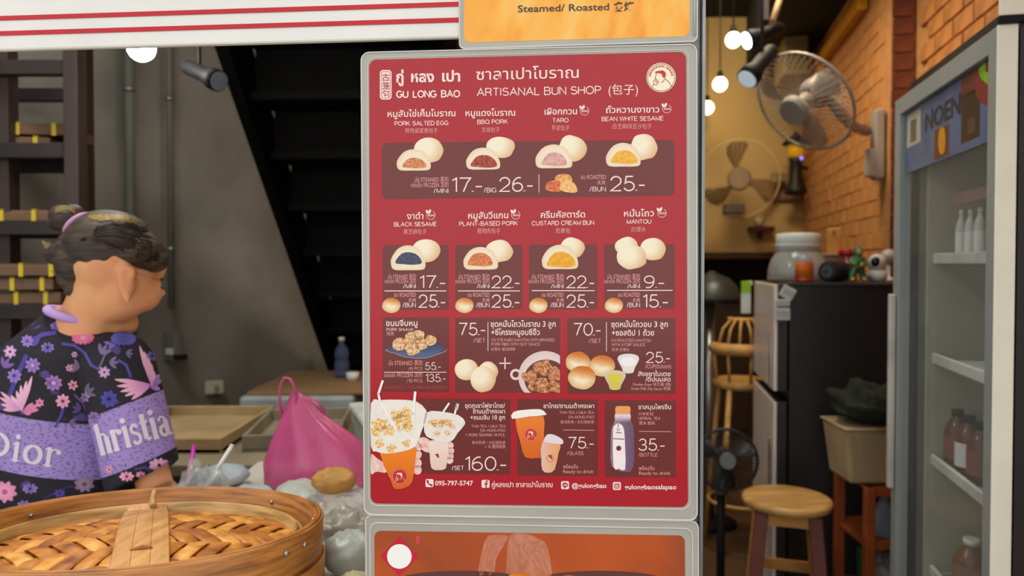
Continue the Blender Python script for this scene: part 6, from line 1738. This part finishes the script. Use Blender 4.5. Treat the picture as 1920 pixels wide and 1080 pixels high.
ff = fan('floor_fan', 'black round floor fan on the floor left of the stool', q, (-.15, -.98, .12), .115, mat('black_wire', (40, 40, 40), .4, .3), mat('dark_blade', (60, 60, 62), .4), mat('grey_hub', (96, 100, 98), .35), (q.x, 2.9, 0), [(q.x + .01, 2.96, q.z - .06), (q.x, 2.92, q.z - .16)], .2)
MB().cyl((q.x, 2.92, .02), (q.x, 2.92, q.z - .14), .016).build('stand', M_black, ff)
MB().lathe([(.13, 0), (.13, .015), (.03, .03)], (q.x, 2.92, 0), 24).build('base', M_black, ff)
# low dark cabinet in the recess
q = P(1345, 560, 6.3)
cb = thing('dark_cabinet', 'dark wooden cabinet standing in the recess under the cream wall', 'cabinet', (1.45, 6.3, 0))
MB().box((1.45, 6.32, .55), (1.1, .35, 1.1)).build('body', mat('dark_cabinet_wood', (50, 36, 26), .6), cb, bevel=.005)
for k in range(2): MB().box((1.19 + .52 * k, 6.14, .55), (.48, .012, .98)).build('cabinet_door', mat('dark_cabinet_door_wood', (60, 42, 30), .5), cb, bevel=.003)
for px, py, h, lab in ((1322, 512, .2, 'pale bottle on the dark cabinet, nearest the menu edge'), (1341, 520, .24, 'taller pale bottle on the dark cabinet, second from the menu edge')):
    q = P(px, py, 6.28); o = thing('cabinet_bottle', lab, 'bottle', (q.x, 6.28, 1.101))
    MB().lathe([(.03, 0), (.034, .01), (.034, h * .55), (.014, h * .75), (.014, h)], (q.x, 6.28, 1.1015), 14).build('bottle', mat('pale_bottle_glass', (170, 160, 146), .2), o)
    MB().cyl((q.x, 6.28, 1.1 + h), (q.x, 6.28, 1.12 + h), .016).build('cap', M_black, o)

# ---- stool
q = P(1475, 932, 2.6); zs = q.z
stl = thing('wooden_stool', 'round wooden stool with dark red legs before the black fridge', 'stool', (q.x, 2.6, 0))
R_ = .152
MB().lathe([(R_ - .03, zs - .034), (R_ - .006, zs - .026), (R_, zs - .012), (R_ - .004, zs - .001), (R_ - .016, zs + .003), (R_ - .06, zs - .002), (.02, zs - .006)], (q.x, 2.6, 0), 40).build('seat', mat('worn_yellow_wood', (206, 158, 92), .35, var=.2, scale=5, stretch=(1, 5, 1)), stl)
M_sl = mat('dark_red_leg_paint', (108, 54, 44), .5, var=.1); M_sa = mat('yellow_rail_wood', (206, 146, 76), .5, var=.1)
ca, sa2 = math.cos(-.30), math.sin(-.30)
def sp_(x, y, z): return Vector((q.x + x * ca - y * sa2, 2.6 + x * sa2 + y * ca, z))
for sx in (-1, 1):
    for sy in (-1, 1):
        a = [sp_(sx * .085 + dx * .022, sy * .085 + dy * .016, zs - .034) for dx, dy in ((-1, -1), (1, -1), (1, 1), (-1, 1))]
        b_ = [sp_(sx * .135 + dx * .022, sy * .135 + dy * .016, 0.0) for dx, dy in ((-1, -1), (1, -1), (1, 1), (-1, 1))]
        MB().hexa(b_, a).build('leg', M_sl if sy < 0 else M_sa, stl, bevel=.003)
for sy in (-1, 1):
    MB().hexa([sp_(-.065, sy * .085 - .008, zs - .075), sp_(.065, sy * .085 - .008, zs - .075), sp_(.065, sy * .085 + .008, zs - .075), sp_(-.065, sy * .085 + .008, zs - .075)], [sp_(-.065, sy * .085 - .008, zs - .034), sp_(.065, sy * .085 - .008, zs - .034), sp_(.065, sy * .085 + .008, zs - .034), sp_(-.065, sy * .085 + .008, zs - .034)]).build('apron', M_sa, stl)
    MB().hexa([sp_(-.095, sy * .108 - .008, zs - .30), sp_(.095, sy * .108 - .008, zs - .30), sp_(.095, sy * .108 + .008, zs - .30), sp_(-.095, sy * .108 + .008, zs - .30)], [sp_(-.09, sy * .106 - .008, zs - .262), sp_(.09, sy * .106 - .008, zs - .262), sp_(.09, sy * .106 + .008, zs - .262), sp_(-.09, sy * .106 + .008, zs - .262)]).build('stretcher', M_sa, stl)
for sx in (-1, 1):
    MB().hexa([sp_(sx * .1 - .008, -.08, zs - .24), sp_(sx * .1 + .008, -.08, zs - .24), sp_(sx * .1 + .008, .08, zs - .24), sp_(sx * .1 - .008, .08, zs - .24)], [sp_(sx * .1 - .008, -.08, zs - .205), sp_(sx * .1 + .008, -.08, zs - .205), sp_(sx * .1 + .008, .08, zs - .205), sp_(sx * .1 - .008, .08, zs - .205)]).build('stretcher', M_sa, stl)

# ---- orange rack with canvas box and cloth
Yk = 2.62; M_ok = mat('orange_brown_wood', (170, 84, 40), .5, var=.12)
xk0 = P(1622, 900, Yk).x; xk1 = xk0 + .42; zk = .655
ork = thing('low_rack', 'low orange brown wooden rack between fridge and cooler', 'rack', (xk0 + .2, Yk + .15, 0))
for x in (xk0 + .015, xk1):
    for y in (Yk, Yk + .24): MB().box((x, y, zk / 2), (.032, .032, zk)).build('post', M_ok, ork, bevel=.002)
for z_ in (zk - .016, .45, .22):
    [MB().box((xk0 + .21, yy_, z_), (.40, .02, .032)).build('rail', M_ok, ork) for yy_ in (Yk, Yk + .24)]
    MB().box((xk0 + .215, Yk + .12, z_ + (.010 if z_ > .6 else -.006)), (.42, .24, .012)).build('shelf_board', M_ok, ork)
q = P(1632, 835, Yk)
bx = thing('canvas_box', 'cream canvas box sitting on the low orange rack', 'box', (q.x + .03, Yk + .10, zk + .003))
t0_, h_ = .003, .20
b0 = [Vector((sx * .095, sy * .09, t0_)) for sx, sy in ((-1, -1), (1, -1), (1, 1), (-1, 1))]; b1 = [Vector((sx * .118, sy * .105, h_)) for sx, sy in ((-1, -1), (1, -1), (1, 1), (-1, 1))]
MB().hexa(b0, b1).build('box', mat('cream_canvas', (176, 154, 118), .9, var=.08, bump=.3, bscale=90), bx, bevel=.012, local=True)
MB().tube([(sx, sy, h_) for sx, sy in ((-.118, -.105), (.118, -.105), (.118, .105), (-.118, .105))], .006, 6, closed=True).build('hem', mat('cream_canvas_hem', (190, 168, 132), .9), bx, local=True)
lump('dark_green_cloth', 'crumpled dark green cloth heaped on the cream canvas box', 'cloth', 1636, 750, Yk + .10, .135, .12, .135, mat('dark_green_cloth', (40, 46, 34), .95, var=.25, scale=8, bump=.6, bscale=20), zb=zk + .206, amp=.35, seed=21, fr=2.2)
def bottle(px, Y, z, h, r, m, mc, lab, cat='bottle'):
    q = P(px, 900, Y); o = thing('plastic_bottle', lab, cat, (q.x, Y, z))
    MB().lathe([(r * .9, 0), (r, .006), (r, h * .6), (r * .8, h * .72), (r * .42, h * .86), (r * .42, h * .9)], (q.x, Y, z + .0005), 18).build('bottle', m, o)
    MB().cyl((q.x, Y, z + h * .9), (q.x, Y, z + h), r * .48).build('cap', mc, o)
    return o
M_cb = mat('clear_blue_plastic', (170, 190, 206), .15, alpha=.6); M_bc = mat('blue_cap', (60, 110, 190), .4)
bottle(1658, Yk + .06, .457, .165, .030, M_cb, M_bc, 'clear bottle with a blue cap on the upper rack shelf beside the cooler')
bottle(1634, Yk + .10, .457, .13, .026, mat('dark_plum_plastic', (70, 34, 40), .3), M_black, 'short dark bottle on the upper shelf of the orange rack')
lump('white_bag', 'white crumpled bag on the lower shelf of the orange rack', 'bag', 1658, 1000, Yk + .08, .06, .07, .15, mat('white_bag_film', (190, 194, 190), .3, alpha=.85), zb=.228, amp=.3, seed=31)
lump('green_packet', 'green packet leaning behind the white bag on the rack', 'packet', 1622, 980, Yk + .19, .03, .02, .17, mat('green_packet_film', (40, 120, 66), .4), zb=.228, amp=.15, seed=33)

# ---- glass door cooler
CO = Vector(((1863 - 960) / FPX * 1.58, 1.58, 0)); CT = math.atan(.17 / .753)
MC = Matrix.Translation(CO) @ Matrix.Rotation(-CT, 4, 'Z')
cl_ = thing('display_cooler', 'tall glass door drinks cooler with grey frame at the right', 'cooler', mat=MC)
DW, DH, D0 = .772, 1.947, .10
M_fr = mat('grey_blue_door_frame', (168, 176, 176), .35, .2, var=.04); M_edge = mat('cream_door_edge', (246, 240, 220), .5, var=.03)
M_blk = mat('black_cooler_body', (36, 30, 28), .45, var=.1); M_lin = mat('pale_grey_liner', (168, 166, 148), .5, var=.04)
def cbx(x0, x1, y0, y1, z0, z1, nm, m, par=None, bev=.002): return MB().box(((x0 + x1) / 2, (y0 + y1) / 2, (z0 + z1) / 2), (x1 - x0, y1 - y0, z1 - z0)).build(nm, m, par or cl_, bevel=bev, local=True)
dr = cbx(.002, .036, .002, .05, D0, DH, 'door', M_fr)
cbx(.002, .036, DW - .055, DW, D0, DH, 'door_stile', M_fr, dr)
cbx(.002, .036, .05, DW - .055, DH - .050, DH, 'door_rail', M_fr, dr); cbx(.002, .036, .05, DW - .055, D0, D0 + .08, 'door_rail', M_fr, dr)
cbx(.000, .040, -.003, .002, D0, DH, 'door_edge', M_edge, dr)
cbx(.016, .020, .05, DW - .055, D0 + .08, DH - .050, 'door_glass', mat_glass('door_glass', (190, 200, 196), .10, .03), dr, 0)
cbx(-.018, .000, DW - .045, DW - .02, .75, 1.35, 'door_handle', mat('white_handle', (216, 214, 204), .35), dr, .004)

# cabinet shell, open towards the door
X0, X1 = .044, .66
cbx(X0, X1, 0.0, .045, .04, 2.0, 'side_panel', M_blk); cbx(X0, X1, DW - .045, DW, .04, 2.0, 'side_panel', M_blk)
cbx(X1 - .05, X1, .045, DW - .045, .04, 2.0, 'back_panel', M_blk)
cbx(X0, X1 - .05, .045, DW - .045, 1.93, 2.0, 'top_panel', M_blk); cbx(X0, X1 - .05, .045, DW - .045, .04, .20, 'base_panel', M_blk)
cbx(X0 + .004, X1 - .05, .045, .055, .20, 1.93, 'liner', M_lin); cbx(X0 + .004, X1 - .05, .60, .612, .20, 1.93, 'liner', M_lin); cbx(X0 + .004, X0 + .05, .612, .68, .20, 1.93, 'inner_column', mat('dark_grey_column', (96, 96, 84), .5))  # the column is a dark grey band past the far liner
cbx(X1 - .06, X1 - .05, .055, DW - .055, .20, 1.93, 'liner', M_lin)
cbx(X0 + .004, X1 - .06, .055, DW - .055, 1.92, 1.93, 'liner', M_lin)
for x in (.10, .60):
    for y in (.05, .72): MB().cyl((x, y, 0), (x, y, .045), .02).build('foot', M_black, cl_, local=True)
cbx(.0, .5, -.012, -.004, 1.963, 2.35, 'header_panel', M_edge, None, .003)
cbx(.0, .5, -.014, -.002, 1.948, 1.963, 'header_trim', M_black, None, .002)
# shelf posts and wire shelves
for y in (.08, .58): cbx(X1 - .075, X1 - .06, y - .012, y + .012, .22, 1.9, 'shelf_post', mat('grey_shelf_post', (150, 150, 140), .5))
M_wire = mat('white_shelf_wire', (216, 218, 216), .35)
SZ = (1.452, 1.165, .872, .55)
for z_ in SZ:
    w_ = MB()
    for k in range(22):
        y = .065 + k * (.53) / 21; w_.tube([(X0 + .03, y, z_), (X1 - .065, y, z_)], .0022, 5)
    w_.tube([(X0 + .18, .062, z_ - .004), (X0 + .18, .595, z_ - .004)], .003, 6)
    s_ = cbx(X0 + .018, X0 + .030, .060, .598, z_ - .008, z_ + .022, 'shelf_edge', M_wire, None, .003)
    o_ = w_.build('shelf_wires', M_wire, s_, local=True); o_['kind'] = 'stuff'
# decorated sticker strip on the glass
M_stk = mat_print('sticker_print', .3)
class Dsheet:
    def pt(s, a, z, lay=0): return Vector((.0155 - lay, a, z))
DS = Dsheet()
def dq(mb, a0, a1, z0, z1, c, l, sk=0): mb.add([DS.pt(a0, z0, l * .0003), DS.pt(a1, z0 + sk, l * .0003), DS.pt(a1, z1 + sk, l * .0003), DS.pt(a0, z1, l * .0003)], [(0, 1, 2, 3)], False, None, [lin(c)] * 4)
def dpic(mb, pts, cf, l):
    o = catmull(pts, 3); cx = sum(p[0] for p in o) / len(o); cy = sum(p[1] for p in o) / len(o); n = len(o)
    vs = [DS.pt(cx, cy, l * .0003)]; cs = [lin(cf(cx, cy))]
    for r in (.35, .7, 1):
        for p in o: x, y = cx + (p[0] - cx) * r, cy + (p[1] - cy) * r; vs.append(DS.pt(x, y, l * .0003)); cs.append(lin(cf(x, y)))
    fs = [(0, 1 + j, 1 + (j + 1) % n) for j in range(n)]
    for r in range(2):
        for j in range(n): k = (j + 1) % n; a = 1 + r * n; fs.append((a + j, a + n + j, a + n + k, a + k))
    mb.add(vs, fs, False, None, cs)
b = MB()
a0, a1 = .055, .70
K = 14
def skyc(x, y): return lerp((64, 88, 134), (104, 132, 170), clamp(nz(x * 100, y * 100, 6) * 1.4 - .2))
for i in range(K):
    for j in range(5):
        x0_, x1_ = a0 + (a1 - a0) * i / K, a0 + (a1 - a0) * (i + 1) / K; z0_, z1_ = 1.715 + j * .036, 1.715 + (j + 1) * .036
        b.add([DS.pt(x, z, 0) for x, z in ((x0_, z0_), (x1_, z0_), (x1_, z1_), (x0_, z1_))], [(0, 1, 2, 3)], False, None, [lin(skyc(x, z)) for x, z in ((x0_, z0_), (x1_, z0_), (x1_, z1_), (x0_, z1_))])
b.build('sticker_strip', M_stk, dr, local=True)
b = MB(); dq(b, .13, .245, 1.735, 1.85, (52, 46, 42), 1, .0); dq(b, .155, .2, 1.75, 1.785, (84, 72, 62), 2); b.build('sticker_picture', M_stk, dr, local=True)
b = MB(); dq(b, .115, .25, 1.84, 1.893, (112, 44, 50), 1); dpic(b, [(.06, 1.80), (.10, 1.80), (.15, 1.83), (.16, 1.88), (.12, 1.893), (.06, 1.893)], lambda x, y: (140, 46, 56), 2)
dpic(b, [(.10, 1.895), (.135, 1.89), (.13, 1.87), (.10, 1.85), (.075, 1.838), (.062, 1.85), (.078, 1.865), (.10, 1.875)], lambda x, y: lerp((96, 190, 40), (170, 206, 50), clamp(nz(x * 200, y * 200, 3))), 3); b.build('sticker_picture', M_stk, dr, local=True)
b = MB(); dq(b, .33, .44, 1.722, 1.80, (110, 60, 50), 1); dpic(b, [(.36, 1.735), (.39, 1.73), (.41, 1.76), (.40, 1.795), (.37, 1.798), (.355, 1.77)], lambda x, y: lerp((230, 190, 50), (220, 130, 50), clamp(nz(x * 200, y * 200, 3))), 2); b.build('sticker_picture', M_stk, dr, local=True)
b = MB(); dq(b, .56, .69, 1.79, 1.885, (196, 192, 176), 1); dq(b, .60, .655, 1.80, 1.865, (112, 108, 92), 2); b.build('sticker_picture', M_stk, dr, local=True)
b = MB()
vs, fs = text_mesh('NOEN', .03); xs = [v.x for v in vs]; mn, mx = min(xs), max(xs)
b.add([DS.pt(.52 - (v.x - mn) / (mx - mn) * .27, 1.812 + v.y * .07, .0006) for v in vs], fs, False, None, [lin((40, 46, 62))] * len(vs)); b.build('sticker_lettering', M_stk, dr, local=True)
b = MB(); dq(b, .055, .11, DH - .045, DH - .012, (50, 52, 50), 1); 
b.add([Vector((.0008, v.x, v.z)) for v in (Vector((0, .056, DH - .044)), Vector((0, .108, DH - .044)), Vector((0, .108, DH - .014)), Vector((0, .056, DH - .014)))], [(0, 1, 2, 3)], False, None, [lin((60, 62, 60))] * 4)
b.add([Vector((.0004, v.x, v.z)) for v in (Vector((0, .062, DH - .038)), Vector((0, .102, DH - .038)), Vector((0, .102, DH - .020)), Vector((0, .062, DH - .020)))], [(0, 1, 2, 3)], False, None, [lin((190, 192, 190))] * 4)
b.build('maker_plate', M_stk, dr, local=True)
cbx(X0 + .02, X0 + .03, .06, .45, 1.60, 1.632, 'price_strip', mat('faded_red_strip', (150, 112, 104), .5))
# bottles in the cooler
def cbottle(x, y, z, h, r, m, ml, mc, lab, grp):
    p = MC @ Vector((x, y, z)); o = thing('cooler_bottle', lab, 'bottle', p, -CT, grp)
    MB().lathe([(r * .9, 0), (r, .005), (r, h * .62), (r * .75, h * .76), (r * .4, h * .86), (r * .4, h * .9)], (0, 0, 0), 18).build('bottle', m, o, local=True)
    MB().lathe([(r * 1.02, h * .15), (r * 1.02, h * .55)], (0, 0, 0), 18, caps=False).build('label', ml, o, local=True)
    MB().cyl((0, 0, h * .89), (0, 0, h), r * .46).build('cap', mc, o, local=True)
M_milk = mat('milky_bottle', (206, 212, 210), .3); M_lab = mat('white_label', (232, 234, 230), .5)
for k, (y, l_) in enumerate(((.34, 'nearest'), (.405, 'middle'), (.47, 'farthest'))):
    cbottle(X0 + .05, y, 1.4545, .135, .015, M_milk, M_lab, M_white, 'slim white bottle on the top cooler shelf, %s of three' % l_, 'white bottles in the cooler')
M_tea = mat('dark_tea_bottle', (104, 58, 42), .2)
for k, (y, l_) in enumerate(((.38, 'nearest'), (.465, 'second'), (.55, 'third'))):
    cbottle(X0 + .072, y, .8745, .16, .033, M_tea, M_lab if k == 1 else mat('brown_label', (140, 84, 66), .5), M_black, 'dark tea bottle in a row low in the cooler, %s from the front' % l_, 'tea bottles in the cooler')
cbottle(X0 + .08, .46, .5525, .15, .045, mat('amber_bottle', (120, 76, 44), .3), mat('tan_label', (150, 110, 80), .5), M_white, 'wide amber bottle on the lowest cooler shelf', None)
